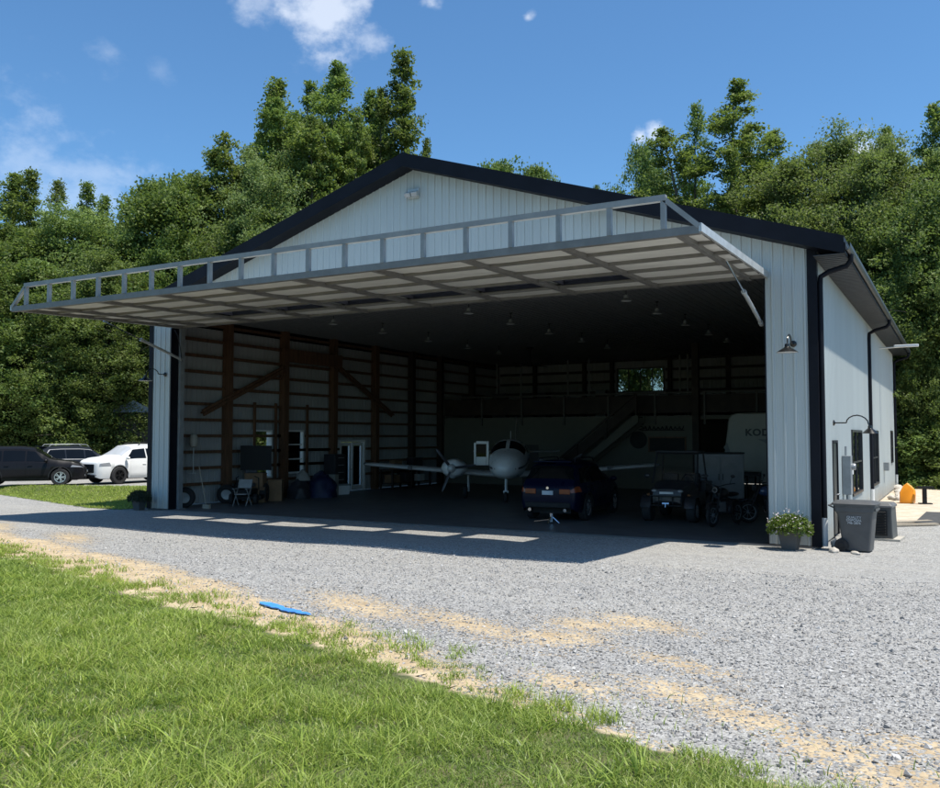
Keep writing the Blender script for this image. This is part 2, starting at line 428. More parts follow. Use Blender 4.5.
M_GRASS = None
def build_grass():
    global M_GRASS
    t = NT('grass_blades')
    P = t.pos()
    tint = t.attr('tint')
    c = t.mix(t.ramp(tint, 0.0, 0.55), (0.085, 0.155, 0.019, 1), (0.37, 0.465, 0.075, 1))
    c = t.mix(t.ramp(tint, 0.6, 1.0), c, (0.42, 0.40, 0.16, 1))
    c = t.mix(t.math('MULTIPLY', t.ramp(t.noise(P, 0.9, 4), 0.4, 0.65), 0.55), c, (0.26, 0.34, 0.075, 1))
    p = t.n('ShaderNodeBsdfPrincipled'); t.l(c, p.inputs['Base Color']); p.inputs['Roughness'].default_value = 0.42
    p.inputs['Specular IOR Level'].default_value = 0.45
    tr = t.n('ShaderNodeBsdfTranslucent'); t.l(t.mix(0.5, c, (0.32, 0.46, 0.06, 1)), tr.inputs['Color'])
    mx = t.n('ShaderNodeMixShader'); mx.inputs[0].default_value = 0.35
    t.l(p.outputs[0], mx.inputs[1]); t.l(tr.outputs[0], mx.inputs[2]); t.l(mx.outputs[0], t.out.inputs[0])
    M_GRASS = t.m
    parts = []
    def sample(n, x0, x1, y0, y1):
        x = RNG.uniform(x0, x1, n); y = RNG.uniform(y0, y1, n); return x, y
    def view_ok(x, y, marg=6):
        dx, dy = x - CAM[0], y - CAM[1]
        a = np.degrees(np.arctan2(-dx, dy)) - YAW
        return (np.abs(a) < 32 + marg) | (np.hypot(dx, dy) < 2)
    x, y = sample(2400000, -26, 7.5, -24.5, -8)
    g = ydist(x, y, GE) - 0.36 * smooth01((x + 2.5) / 2.5); dist = np.hypot(x - CAM[0], y - CAM[1])
    ok = (g < 0.8) & (RNG.random(len(x)) < np.where(view_ok(x, y), 1.0, np.where(dist < 9, .45, .25))) & (np.abs(np.degrees(np.arctan2(-(x - CAM[0]), y - CAM[1])) - YAW) < 115)
    x, y, g, dist = x[ok], y[ok], g[ok], dist[ok]
    n1 = vnoise(x, y, 1.1, 5); n2 = vnoise(x, y, 3.5, 6)
    wide = np.where(view_ok(x, y), 1.0, 1.6)
    dens = np.clip(np.interp(dist, [0, 5, 8, 13, 30], [1.0, 1.0, 0.75, 0.5, 0.3]), 0, 1)
    edge = np.where(g < -0.5, 1.0, np.where(n2 + 0.25 * n1 > -0.22 + (g + .5) * (0.48 + 1.3 * smooth01((x + 1) / 1.5)), 0.9 * np.clip(1 - (g + .4) * 0.8, 0, 1), np.where(g > .15, 0.006, 0.03)))
    bare = np.where((n2 < -0.62) & (n1 < 0.1), 0.6, 1.0)
    k = RNG.random(len(x)) < dens * edge * bare
    x, y, g, dist, n1, n2 = [a[k] for a in (x, y, g, dist, n1, n2)]; wide = wide[k]
    n = len(x)
    h = (0.075 + 0.06 * np.clip(n1, -1, 1) + 0.05 * np.clip(n2, -1, 1)) * RNG.uniform(0.55, 1.45, n)
    h = np.clip(h, 0.045, 0.22) * np.where(g > -0.4, 0.75, 1.0)
    w = RNG.uniform(0.003, 0.0075, n) * np.interp(dist, [4, 8, 14, 25], [1.0, 1.35, 2.2, 3.2]) * wide
    lean = RNG.uniform(0.15, 1.5, n)
    tint = np.clip(0.36 + 0.34 * n1 + 0.22 * n2 + RNG.normal(0, 0.27, n), 0, 1)
    dry = RNG.random(n) < 0.07 + 0.22 * smooth01((vnoise(x, y, 0.7, 11) - .12) / .35); tint[dry] = RNG.uniform(0.8, 1, dry.sum())
    parts.append(blades(x, y, ground_z(x, y) + 0.012, h, w, lean, tint, 3))
    # broad bladed clumps
    cx, cy = sample(900, -16, 4, -20.5, -9.5)
    ok = (ydist(cx, cy, GE) < -0.35) & view_ok(cx, cy) & (np.hypot(cx - CAM[0], cy - CAM[1]) > 3)
    cx, cy = cx[ok], cy[ok]
    cx = np.repeat(cx, 16) + RNG.normal(0, 0.05, len(cx) * 16); cy = np.repeat(cy, 16) + RNG.normal(0, 0.05, len(cy) * 16)
    n = len(cx)
    parts.append(blades(cx, cy, ground_z(cx, cy) + .01, RNG.uniform(0.08, 0.22, n), RNG.uniform(0.007, 0.016, n), RNG.uniform(0.4, 1.7, n), np.clip(RNG.normal(0.5, 0.16, n), 0, 1), 4 if False else 3))
    V, F, T = merge(parts)
    o = npmesh('grass', V, F, M_GRASS, attrs={'tint': T}); tag(o, 'lush green tufted grass of the sloping lawn in front', 'grass', kind='stuff')
    # side strip grass
    x, y = sample(120000, -42, -22.5, -1, 13)
    ok = in_poly(x, y, STRIP) & (y < 9.5); x, y = x[ok], y[ok]; n = len(x)
    n1 = vnoise(x, y, 0.5, 8)
    V, F, T = blades(x, y, ground_z(x, y) + 0.02, RNG.uniform(0.04, 0.12, n), RNG.uniform(0.014, 0.03, n), RNG.uniform(0.2, 1.3, n), np.clip(0.5 + 0.2 * n1 + RNG.normal(0, .18, n), 0, 1), 2)
    o = npmesh('verge_grass', V, F, M_GRASS, attrs={'tint': T}); tag(o, 'mown grass verge between the hangar and the parked cars', 'grass', kind='stuff')
build_grass()

# ------------------------------------------------------------------ loose stones
def build_stones():
    n = 190000
    x = RNG.uniform(-18, 5, n); y = RNG.uniform(-18, -5, n)
    e = ydist(x, y, GD); dist = np.hypot(x - CAM[0], y - CAM[1])
    dx, dy = x - CAM[0], y - CAM[1]
    a = np.degrees(np.arctan2(-dx, dy)) - YAW
    p = np.interp(dist, [0, 6, 10, 16, 22], [1, 1, .7, .35, 0.15]) * np.where(e > 0, 1, np.exp(e * 1.3) * 0.6)
    pt = np.zeros(n)
    for A, B, sa, sb in PATCH:
        pt = np.maximum(pt, np.exp(-(((x - A) * .86 - (y - B) * .5) / sa) ** 2 - (((x - A) * .5 + (y - B) * .86) / sb) ** 2))
    p *= 1 - 0.72 * smooth01((pt - .2) / .4)
    k = (RNG.random(n) < p) & (np.abs(a) < 36) & (ydist(x, y, GE) > -0.3)
    x, y = x[k], y[k]; n = len(x)
    r = RNG.uniform(0.006, 0.016, n) * np.where(RNG.random(n) < 0.05, 1.8, 1.0)
    dirs = np.array([(1, 0, 0), (0, 1, 0), (-1, 0, 0), (0, -1, 0), (0, 0, 1), (0, 0, -1)], float)
    rz = RNG.uniform(0, 2 * PI, n); tilt = RNG.uniform(-.6, .6, n)
    V = dirs[None] * RNG.uniform(0.6, 1.35, (n, 6, 1)) * r[:, None, None]
    V = V + RNG.normal(0, 0.22, (n, 6, 3)) * r[:, None, None]
    c, s = np.cos(tilt)[:, None], np.sin(tilt)[:, None]
    vx, vz = V[..., 0] * c - V[..., 2] * s, V[..., 0] * s + V[..., 2] * c; V[..., 0], V[..., 2] = vx, vz * 0.75
    c, s = np.cos(rz)[:, None], np.sin(rz)[:, None]
    vx, vy = V[..., 0] * c - V[..., 1] * s, V[..., 0] * s + V[..., 1] * c; V[..., 0], V[..., 1] = vx, vy
    V[..., 0] += x[:, None]; V[..., 1] += y[:, None]; V[..., 2] += (ground_z(x, y) + r * 0.3)[:, None]
    fs = np.array([(0, 1, 4), (1, 2, 4), (2, 3, 4), (3, 0, 4), (1, 0, 5), (2, 1, 5), (3, 2, 5), (0, 3, 5)])
    F = (np.arange(n)[:, None, None] * 6 + fs[None]).reshape(-1, 3)
    t = NT('loose_stone'); p_ = t.n('ShaderNodeBsdfPrincipled'); p_.inputs['Roughness'].default_value = 0.85
    col = t.mix(t.attr('tint'), (0.10, 0.098, 0.096, 1), (0.54, 0.525, 0.50, 1))
    t.l(t.mix(t.math('MULTIPLY', t.noise(t.pos(), 60, 3), 0.4), col, (0.42, 0.40, 0.37, 1)), p_.inputs['Base Color'])
    t.l(p_.outputs[0], t.out.inputs[0])
    tint = np.repeat(RNG.beta(1.3, 1.5, n), 6)
    o = npmesh('gravel', V.reshape(-1, 3), F, t.m, attrs={'tint': tint}, nper=3)
    tag(o, 'loose grey crushed stone lying over the yard', 'gravel', kind='stuff')
build_stones()

# ------------------------------------------------------------------ hangar
HG = empty('hangar', (0, 0, 0), 0, 'large white steel aircraft hangar with black roof and its front door raised open', 'hangar')
H = 6.27
def zb(x): return 10.34 - 0.32 * abs(x + W / 2)

def ribbed(u0, u1, zlo, zhi, mapf, openings=(), pitch=0.24, h=0.03, extra=()):
    pts = {}
    k0 = math.floor(u0 / pitch) - 1
    for k in range(k0, math.ceil(u1 / pitch) + 2):
        c = k * pitch
        for du, o in ((-.034, 0), (-.018, h), (.018, h), (.034, 0), (.085, 0), (.09, .005), (.105, .005), (.11, 0), (.13, 0), (.135, .005), (.15, .005), (.155, 0)):
            pts[round(c + du, 4)] = o
    us = sorted(pts)
    def off(u):
        for a, b in zip(us, us[1:]):
            if a <= u <= b: return pts[a] + (pts[b] - pts[a]) * (u - a) / max(b - a, 1e-9)
        return 0
    cuts = {u0, u1} | {e for o in openings for e in o[:2]} | set(extra)
    full = sorted([u for u in us if u0 < u < u1 and all(abs(u - c) > 1e-3 for c in cuts)] + [c for c in cuts if u0 <= c <= u1])
    mb = MB()
    for a, b in zip(full, full[1:]):
        m = (a + b) / 2
        spans = [[zlo(m), None]]
        rng = [(zlo, zhi)]
        segs = [(lambda u: zlo(u), lambda u: zhi(u))]
        for o in sorted([o for o in openings if o[0] < m < o[1]], key=lambda o: o[2]):
            lo, hi = segs.pop()
            if o[2] > lo(m) + 1e-3: segs.append((lo, (lambda u, z=o[2]: z)))
            segs.append(((lambda u, z=o[3]: z), hi))
        oa, ob = off(a), off(b)
        for lo, hi in segs:
            if hi(m) - lo(m) < 1e-3: continue
            mb.add([mapf(a, oa, lo(a)), mapf(b, ob, lo(b)), mapf(b, ob, hi(b)), mapf(a, oa, hi(a))], [(0, 1, 2, 3)])
    return mb

def cst(z): return lambda u: z
# front wall with the opening, side and back walls
fw = ribbed(-W, 0, cst(0.02), lambda u: zb(u) + 0.02, lambda u, o, z: (u, -o, z), openings=[(-21.05, -1.12, -1, H + .02)], extra=[-W / 2])
fw.build('wall', M_WALL, HG)
OPR = [(2.2, 3.25, -1, 2.42), (6.7, 9.7, .75, 2.72), (13.5, 16.3, .7, 2.75), (23.6, 24.9, 1.3, 2.8)]
ribbed(0, L, cst(0.02), cst(6.62), lambda u, o, z: (o, u, z), openings=OPR).build('wall', M_WALL, HG)
OPL = [(5.15, 6.2, .83, 2.8), (7.1, 8.2, .95, 2.8), (10.7, 12.7, -1, 2.37)]
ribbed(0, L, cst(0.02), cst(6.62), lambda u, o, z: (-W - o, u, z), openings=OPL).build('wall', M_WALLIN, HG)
OPB = [(-14.36, -11.56, 5.06, 6.46)]
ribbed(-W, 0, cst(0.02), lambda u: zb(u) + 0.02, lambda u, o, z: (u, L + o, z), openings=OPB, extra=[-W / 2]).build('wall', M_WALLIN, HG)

# roof
OH = 0.55; EO = 0.68
mb = MB()
xl, xm, xr = -W - EO, -W / 2, EO
tz = 0.36
def slab(xa, za, xb, zb_, t, y0, y1):
    return [(xa, za), (xb, zb_), (xb, zb_ + t), (xa, za + t)]
zE = zb(0) - 0.32 * EO
poly = [(xl, zE + .16), (xm, zb(xm) + .16), (xr, zE + .16), (xr, zE + tz), (xm, zb(xm) + tz), (xl, zE + tz)]
mb.prism(poly, 'y', -OH, L + OH)
for k in range(int((L + 2 * OH) / 0.3)):       # standing ribs
    y = -OH + 0.12 + k * 0.3
    for s in (-1, 1):
        xe = xm + s * (W / 2 + EO)
        mb.bar((xm, y, zb(xm) + tz + .008), (xe, y, zE + tz + .008), 0.05, 0.025)
mb.build('roof', M_ROOF, HG)
mb = MB(); mb.prism([(xm - .25, zb(xm) + tz - .06), (xm, zb(xm) + tz + .05), (xm + .25, zb(xm) + tz - .06), (xm, zb(xm) + tz + .03)], 'y', -OH - .02, L + OH)
mb.build('ridge_cap', M_ROOF, HG)
# rake fascia and soffit
for y0, y1 in ((-OH - .035, -OH - .004), (L + OH + .004, L + OH + .035)):
    mb = MB()
    mb.prism([(xl, zE - .02), (xm, zb(xm) - .02), (xr, zE - .02), (xr, zE + tz + .02), (xm, zb(xm) + tz + .02), (xl, zE + tz + .02)], 'y', y0, y1)
    mb.build('fascia', M_BLACK, HG)
for y0, y1 in ((-OH, -0.03), (L + .03, L + OH)):
    mb = MB(); mb.prism([(xl + .05, zE + .0), (xm, zb(xm) + .02), (xr - .05, zE + .0), (xr - .05, zE + .03), (xm, zb(xm) + .05), (xl + .05, zE + .03)], 'y', y0, y1)
    mb.build('soffit', M_BLACK, HG)
for s in (0, 1):
    xa, xb = ((0.03, EO), (-W - EO, -W - .03))[s]
    mb = MB()
    n = int((L + 2 * OH) / 0.1) - 1
    for k in range(n + 1):
        y = -OH + .02 + k * 0.1
        mb.box(((xa + xb) / 2, y + .05, 6.585 if k % 2 else 6.577), (abs(xb - xa), 0.1, 0.012))
    mb.build('soffit', M_SOFFIT, HG)
    xg = EO if s == 0 else -W - EO
    sg = 1 if s == 0 else -1
    mb = MB(); mb.box((xg + sg * .012, L / 2, 6.70), (.02, L + 2 * OH, .24)); mb.build('fascia', M_BLACK, HG)
    prof = [(0.026, 6.80), (0.026, 6.66), (0.06, 6.635), (0.10, 6.66), (0.13, 6.72), (0.13, 6.80), (0.122, 6.80), (0.12, 6.725), (0.095, 6.67), (0.036, 6.66), (0.036, 6.80)]
    mb = MB(); mb.prism([(xg + sg * a, b) for a, b in prof], 'y', -OH + .02, L + OH - .05); mb.build('gutter', mat('dark_gutter', (0.05, 0.055, 0.06), .4), HG)
# corner trims
def trimL(x, sx, y, sy, wf=.18):
    mb = MB()
    mb.b2((x + sx * .032, y + sy * .032, 0), (x - sx * wf, y + sy * .026, 6.84))
    mb.b2((x + sx * .032, y + sy * .0255, 0), (x + sx * .026, y - sy * wf, 6.6))
    mb.build('corner_trim', M_BLACK, HG)
trimL(0, 1, 0, -1); trimL(-W, -1, 0, -1); trimL(0, 1, L, 1); trimL(-W, -1, L, 1)
for xa, xb in ((-21.9, -21.055), (-1.115, -.2)):
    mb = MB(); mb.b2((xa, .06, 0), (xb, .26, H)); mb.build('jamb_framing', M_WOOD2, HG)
for xa, xb in ((-21.05, -21.02), (-1.145, -1.12)):
    mb = MB(); mb.b2((xa, -.03, 0), (xb, .30, H + .02)); mb.build('jamb_trim', M_BLACK, HG)
mb = MB(); mb.b2((-21.0, -.032, H + .01), (-1.1, -.026, H + .07)); mb.build('head_trim', M_BLACK, HG)
for x in (-21.0, -1.05):
    mb = MB(); mb.b2((x - .07, .31, 0), (x + .07, .50, H + .25)); mb.b2((x - .12, .305, 0), (x + .12, .56, .02)); mb.build('column', M_GREY, HG)
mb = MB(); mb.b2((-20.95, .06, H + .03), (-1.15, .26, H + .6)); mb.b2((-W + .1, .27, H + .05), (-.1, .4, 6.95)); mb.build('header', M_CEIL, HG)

# ceiling liner
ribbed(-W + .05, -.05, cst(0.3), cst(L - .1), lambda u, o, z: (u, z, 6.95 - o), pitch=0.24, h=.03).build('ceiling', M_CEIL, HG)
# framing seen inside
for k, y in enumerate((.6, 3.55, 6.8, 10.1, 13.35, 16.6, 19.45, 23)):
    m = M_WOOD if k < 5 else M_WOOD2  # deeper posts take the darker lumber, their shade put into the colour
    mb = MB(); mb.b2((-W + .06, y - .14, 0), (-W + .36, y + .14, 6.93))
    mb.build('post', m, HG)
for k in range(11):
    z = 0.75 + k * 0.6
    mb = MB()
    segs = [(0.3, L - .2)]
    for o in OPL:
        if o[2] - .05 < z < o[3] + .05:
            segs = [s for a, b in segs for s in ((a, o[0] - .06), (o[1] + .06, b)) if s[1] > s[0]]
    for a, b in segs: mb.b2((-W + .03, a, z - .055), (-W + .055 + .11, b, z + .055))
    mb.build('girt', M_WOOD, HG)
for p, q in (((-W + .42, 6.54, 5.35), (-W + .42, 2.1, 3.4)), ((-W + .42, 10.3, 5.6), (-W + .42, 14.5, 3.6))):
    mb = MB(); mb.bar(p, q, .06, .26, up=(1, 0, 0)); mb.bar(p, q, .26, .06, up=(1, 0, 0)); mb.build('brace', M_WOOD, HG)
mb = MB(); mb.b2((-W + .37, 6.5, 5.65), (-W + .47, 10.4, 6.2)); mb.build('beam', M_WOOD, HG)
for y in (5.05, 6.3, 7.0, 8.3):
    mb = MB(); mb.b2((-W + .17, y - .05, .1), (-W + .25, y + .05, 3.9)); mb.build('stud', M_WOOD, HG)
for x in (-19.5, -16.3, -14.6, -11.2, -8, -4.8, -1.7):
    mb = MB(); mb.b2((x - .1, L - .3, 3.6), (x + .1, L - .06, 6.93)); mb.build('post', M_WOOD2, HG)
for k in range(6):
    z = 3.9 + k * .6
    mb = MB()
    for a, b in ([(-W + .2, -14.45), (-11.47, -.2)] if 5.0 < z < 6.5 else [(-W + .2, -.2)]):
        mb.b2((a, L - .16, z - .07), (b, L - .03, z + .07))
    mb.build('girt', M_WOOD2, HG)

def window(axis, c, u0, u1, z0, z1, out, frame_m, cols=2, rows=2, pane_m=M_PANE, d=.12):
    """axis 'x': window in a plane of constant x at c; frame tubes, muntins; pane child"""
    def B(mb, a, b, e, f, dd=d):
        if axis == 'x': mb.b2((c - dd / 2, a, e), (c + dd / 2, b, f))
        else: mb.b2((a, c - dd / 2, e), (b, c + dd / 2, f))
    mb = MB(); t = .07
    B(mb, u0, u1, z1 - t, z1); B(mb, u0, u1, z0, z0 + t); B(mb, u0, u0 + t, z0 + t, z1 - t); B(mb, u1 - t, u1, z0 + t, z1 - t)
    for k in range(1, cols):
        u = u0 + (u1 - u0) * k / cols; B(mb, u - .025, u + .025, z0 + t, z1 - t, d * .6)
    for k in range(1, rows):
        z = z0 + (z1 - z0) * k / rows; B(mb, u0 + t, u1 - t, z - .025, z + .025, d * .55)
    f = mb.build('window', frame_m, HG)
    mb = MB(); B(mb, u0 + t, u1 - t, z0 + t, z1 - t, .008); mb.build('pane', pane_m, f)
    return f
M_DKFR = mat('dark_bronze_frame', (0.03, 0.03, 0.032), .4)
for u0, u1, z0, z1 in OPR[1:]:
    f = window('x', 0.0, u0, u1, z0, z1, 1, M_DKFR, 2 if u1 - u0 > 2 else 1, 2, M_GLASS, d=.14)
for u0, u1, z0, z1 in OPL[:2]:
    window('x', -W, u0, u1, z0, z1, -1, M_WHITE, 1, 2 if u0 < 6 else 3, d=.26)
window('y', L, *OPB[0][:2], *OPB[0][2:], 1, M_DKFR, 4, 1, M_PANEB)
# doors
mb = MB(); mb.b2((-.03, 2.28, .04), (.02, 3.17, 2.34)); dr = mb.build('door', mat('black_door_paint', (.015, .016, .018), .4), HG)
mb = MB(); mb.b2((-.05, 2.2, 0), (.05, 2.27, 2.42)); mb.b2((-.05, 3.18, 0), (.05, 3.25, 2.42)); mb.b2((-.05, 2.27, 2.35), (.05, 3.18, 2.42)); mb.build('frame', M_BLACK, dr)
mb = MB(); mb.tube([(.02, 3.08, 1.02), (.08, 3.08, 1.02), (.08, 2.98, 1.02)], .012); mb.build('handle', M_CHROME, dr)
mb = MB()
mb.b2((-W - .1, 10.7, 0), (-W + .12, 10.8, 2.37)); mb.b2((-W - .1, 12.6, 0), (-W + .12, 12.7, 2.37)); mb.b2((-W - .1, 10.8, 2.27), (-W + .12, 12.6, 2.37))
for a in (10.82, 11.72):
    b = a + .86
    mb.b2((-W - .02, a, .02), (-W + .04, a + .13, 2.25)); mb.b2((-W - .02, b - .13, .02), (-W + .04, b, 2.25))
    mb.b2((-W - .02, a + .13, .02), (-W + .04, b - .13, .25)); mb.b2((-W - .02, a + .13, 2.1), (-W + .04, b - .13, 2.25))
dr = mb.build('door', M_WHITE, HG)
mb = MB(); mb.b2((-W, 10.96, .26), (-W + .01, 11.54, 2.09)); mb.b2((-W, 11.86, .26), (-W + .01, 12.44, 2.09)); mb.build('pane', M_PANE, dr)
mb = MB(); mb.tube([(-W + .05, 11.66, 1.0), (-W + .11, 11.66, 1.0), (-W + .11, 11.55, 1.0)], .014); mb.build('handle', M_CHROME, dr)

# loft and the enclosed room beneath it
LY = 19.6
mb = MB(); mb.b2((-W + .1, LY, 3.34), (-.1, L - .1, 3.52)); mb.build('loft_deck', M_ROOM, HG)
mb = MB(); mb.b2((-W + .1, LY + .05, 0.01), (-8.1, LY + .15, 3.34)); mb.b2((-8.2, LY + .15, .01), (-8.1, L - .1, 3.34)); mb.build('room_wall', M_ROOM, HG)
mb = MB()
mb.b2((-W + .1, LY + .02, 4.58), (-.1, LY + .09, 4.66))
for k in range(10): mb.b2((-21.75 + k * 2.37 - .045, LY - .06, 3.1), (-21.75 + k * 2.37 + .045, LY + .015, 4.6))
lr = mb.build('loft_railing', mat('grey_brown_rail', (.085, .078, .068), .6), HG)
mb = MB(); mb.b2((-W + .1, LY + .03, 3.66), (-.1, LY + .07, 4.5)); mb.build('railing_panel', M_WOOD2, lr)
mb = MB(); mb.b2((-8.05, LY - .3, 0.01), (-7.75, LY - .01, 6.9)); mb.build('post', M_WOOD2, HG)
mb = MB()
x0, x1 = -15.0, -10.5
for yy in (LY - 1.1, LY - .12): mb.prism([(x0, .02), (x0 + .45, .02), (x1 + .1, 3.2), (x1 + .1, 3.52), (x1 - .1, 3.52)], 'y', yy, yy + .06)
for k in range(18):
    u = (k + .5) / 18; mb.b2((x0 + (x1 - x0) * u - .15, LY - 1.04, 3.52 * u + .02), (x0 + (x1 - x0) * u + .13, LY - .12, 3.52 * u + .06))
st = mb.build('stairs', M_ROOM, HG)
mb = MB(); mb.bar((x0, LY - 1.07, 1.0), (x1, LY - 1.07, 4.55), .06, .09)
mb.prism([(x0, .35), (x1, 3.85), (x1, 4.4), (x0, .9)], 'y', LY - 1.06, LY - 1.03)
for k in range(4):
    u = k / 3; mb.b2((x0 + (x1 - x0) * u - .04, LY - 1.12, 3.5 * u + .05), (x0 + (x1 - x0) * u + .04, LY - 1.02, 3.5 * u + 1.02))
mb.build('handrail', M_WOOD2, st)
mb = MB(); mb.b2((-17.0, LY - .0, .02), (-16.1, LY + .045, 2.1)); dr = mb.build('door', mat('dark_door', (.04, .035, .03), .5), HG)

# floor slab
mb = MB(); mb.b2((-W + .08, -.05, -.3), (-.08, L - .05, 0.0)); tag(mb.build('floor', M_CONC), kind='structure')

# gutter downspouts
def downspout(y, ztop=6.66):
    mb = MB()
    pts = [(EO + .07, y, ztop), (EO + .07, y, 6.52), (EO - .02, y, 6.40), (.28, y, 6.30), (.10, y, 6.20), (.085, y, 6.0), (.085, y, .62)]
    mb.tube(pts, .062, 10)
    d = mb.build('downspout', M_BLACK, HG, smooth=True)
    mb = MB(); mb.tube([(.085, y, .66), (.085, y, .02)], .066, 12); mb.build('pipe_boot', M_WHITE, d, smooth=True)
downspout(.12); downspout(12.75); downspout(L - .2)

# ------------------------------------------------------------------ raised hydraulic door
HD = -6.1
def dz(y, off=0.0): return H + 0.0 + 0.026 * y + off
DX0, DX1 = -20.66, -1.08
FX = [-1.47, -3.70, -5.92, -8.14, -10.37, -12.6, -14.84, -17.08, -19.32, -20.36]
PY = [-.08, -1.22, -2.46, -3.68, -4.9, -6.0]
mb = MB()
def ybar(x, w, h, zo, y0=-.05, y1=HD): mb.bar((x, y0, dz(y0) + zo), (x, y1, dz(y1) + zo), w, h)
for x in FX: ybar(x, .11, .10, .0)
for y in PY[1:-1]: mb.b2((DX0, y - .05, dz(y) - .012), (DX1, y + .05, dz(y) + .06))
mb.b2((DX0, -.2, dz(-.1) - .02), (DX1, -.04, dz(-.1) + .12))
mb.b2((DX0, HD - .05, dz(HD) - .045), (DX1, HD + .08, dz(HD) + .10))
DOOR = mb.build('hangar_door', mat('grey_brown_door_steel', (0.19, 0.185, 0.175), .5, .1), HG)
for x, s in ((DX0, -1), (DX1, 1)):
    mb = MB(); mb.bar((x + s * .02, -.04, dz(0) + .06), (x + s * .02, HD - .06, dz(HD) + .06), .05, .15); mb.build('end_channel', M_LTGREY, DOOR)
# outer skin with window openings
skin = MB()
bays = list(zip(FX[1:7], FX[2:8]))
WIN = [(b + .17, a - .17) for a, b in bays]
ops = [(a, b, -2.36, -1.3) for a, b in WIN]
sk = ribbed(DX0, DX1, cst(HD + .1), cst(-.02), lambda u, o, z: (u, z, dz(z) + .10 + o), openings=ops, pitch=.3)
sk.build('skin', M_WALL, DOOR)
for a, b in WIN:
    mb = MB()
    y0, y1 = -2.36, -1.3
    for q in ((a, a + .05, y0, y1), (b - .05, b, y0, y1), (a + .05, b - .05, y0, y0 + .05), (a + .05, b - .05, y1 - .05, y1)):
        mb.b2((q[0], q[2], dz(-1.8) + .06), (q[1], q[3], dz(-1.8) + .21))
    mb.build('window_frame', M_BLACK, DOOR)
    mb = MB(); mb.b2((a + .05, y0 + .05, dz(-1.8) + .15), (b - .05, y1 - .05, dz(-1.8) + .158)); mb.build('pane', M_PANE, DOOR)
# insulation facing between the purlins
V = []; F = []
xs_b = [DX1 - .04] + FX + [DX0 + .04]
rr = random.Random(3)
for i, (xa, xb) in enumerate(zip(xs_b, xs_b[1:])):
    for j, (ya, yb) in enumerate(zip(PY, PY[1:])):
        if j == 1 and 2 <= i <= 7: continue
        n0 = len(V); nn = 9 if abs(xa - xb) > 1 else 4; sd = rr.uniform(0, 50)
        for p in range(nn + 1):
            for q in range(7):
                u, v = p / nn, q / 6
                x = xa - .05 + (xb + .05 - (xa - .05)) * u; y = ya - .05 + (yb + .05 - (ya - .05)) * v
                sag = .035 * math.sin(PI * v) * (0.6 + .4 * math.sin(PI * u)) + .022 * mnoise.noise(Vector((x * 1.7 + sd, y * 5, sd)))
                V.append((x, y, dz(y) + .055 - max(sag, 0)))
        for p in range(nn):
            for q in range(6):
                a = n0 + p * 7 + q; F.append((a, a + 1, a + 8, a + 7))
mb = MB(); mb.v, mb.f = V, F
mb.build('insulation', M_BATT, DOOR, smooth=60)
# truss standing up from the leading edge
mb = MB()
TX = [-1.72 - 1.0175 * k for k in range(19)]
zt = dz(HD) + .66; yt = HD - .02
for x in TX: mb.b2((x - .045, yt - .045, dz(HD) + .10), (x + .045, yt + .045, zt - .045))
mb.b2((TX[-1] - .05, yt - .055, zt - .05), (TX[0] + .05, yt + .055, zt + .06))
mb.bar((TX[0], yt, zt), (DX1, yt, dz(HD) + .08), .09, .09); mb.bar((TX[-1], yt, zt), (DX0, yt, dz(HD) + .08), .09, .09)
mb.build('truss', mat('truss_grey_paint', (0.27, 0.275, 0.27), .5, .1), DOOR)
for x, xc in ((-1.33, -1.26), (-20.77, -20.84)):
    s = 1 if x > -10 else -1
    pt, pm, pb = Vector((x, -3.0, dz(-3) - .02)), None, Vector((xc - s * .0, .28, 5.2))
    pm = pt.lerp(pb, .45)
    mb = MB(); mb.tube([pt, pm], .022, 8); cy = mb.build('hydraulic_rod', M_CHROME, DOOR, smooth=True)
    mb = MB(); mb.tube([pm, pb], .045, 10); mb.tube([pm, pm.lerp(pb, .05)], .058, 10); mb.tube([pm.lerp(pb, .93), pb], .058, 10)
    mb.build('hydraulic_cylinder', M_LTGREY, DOOR, smooth=True)
mb = MB()
mb.tube([(-20.9, .0, dz(0) - .05), (-20.7, -.05, 6.0), (-20.62, .0, 5.6), (-20.72, .15, 5.3), (-20.8, .25, 5.15)], .014, 6); mb.build('hose', M_RUBBER, DOOR, smooth=True)

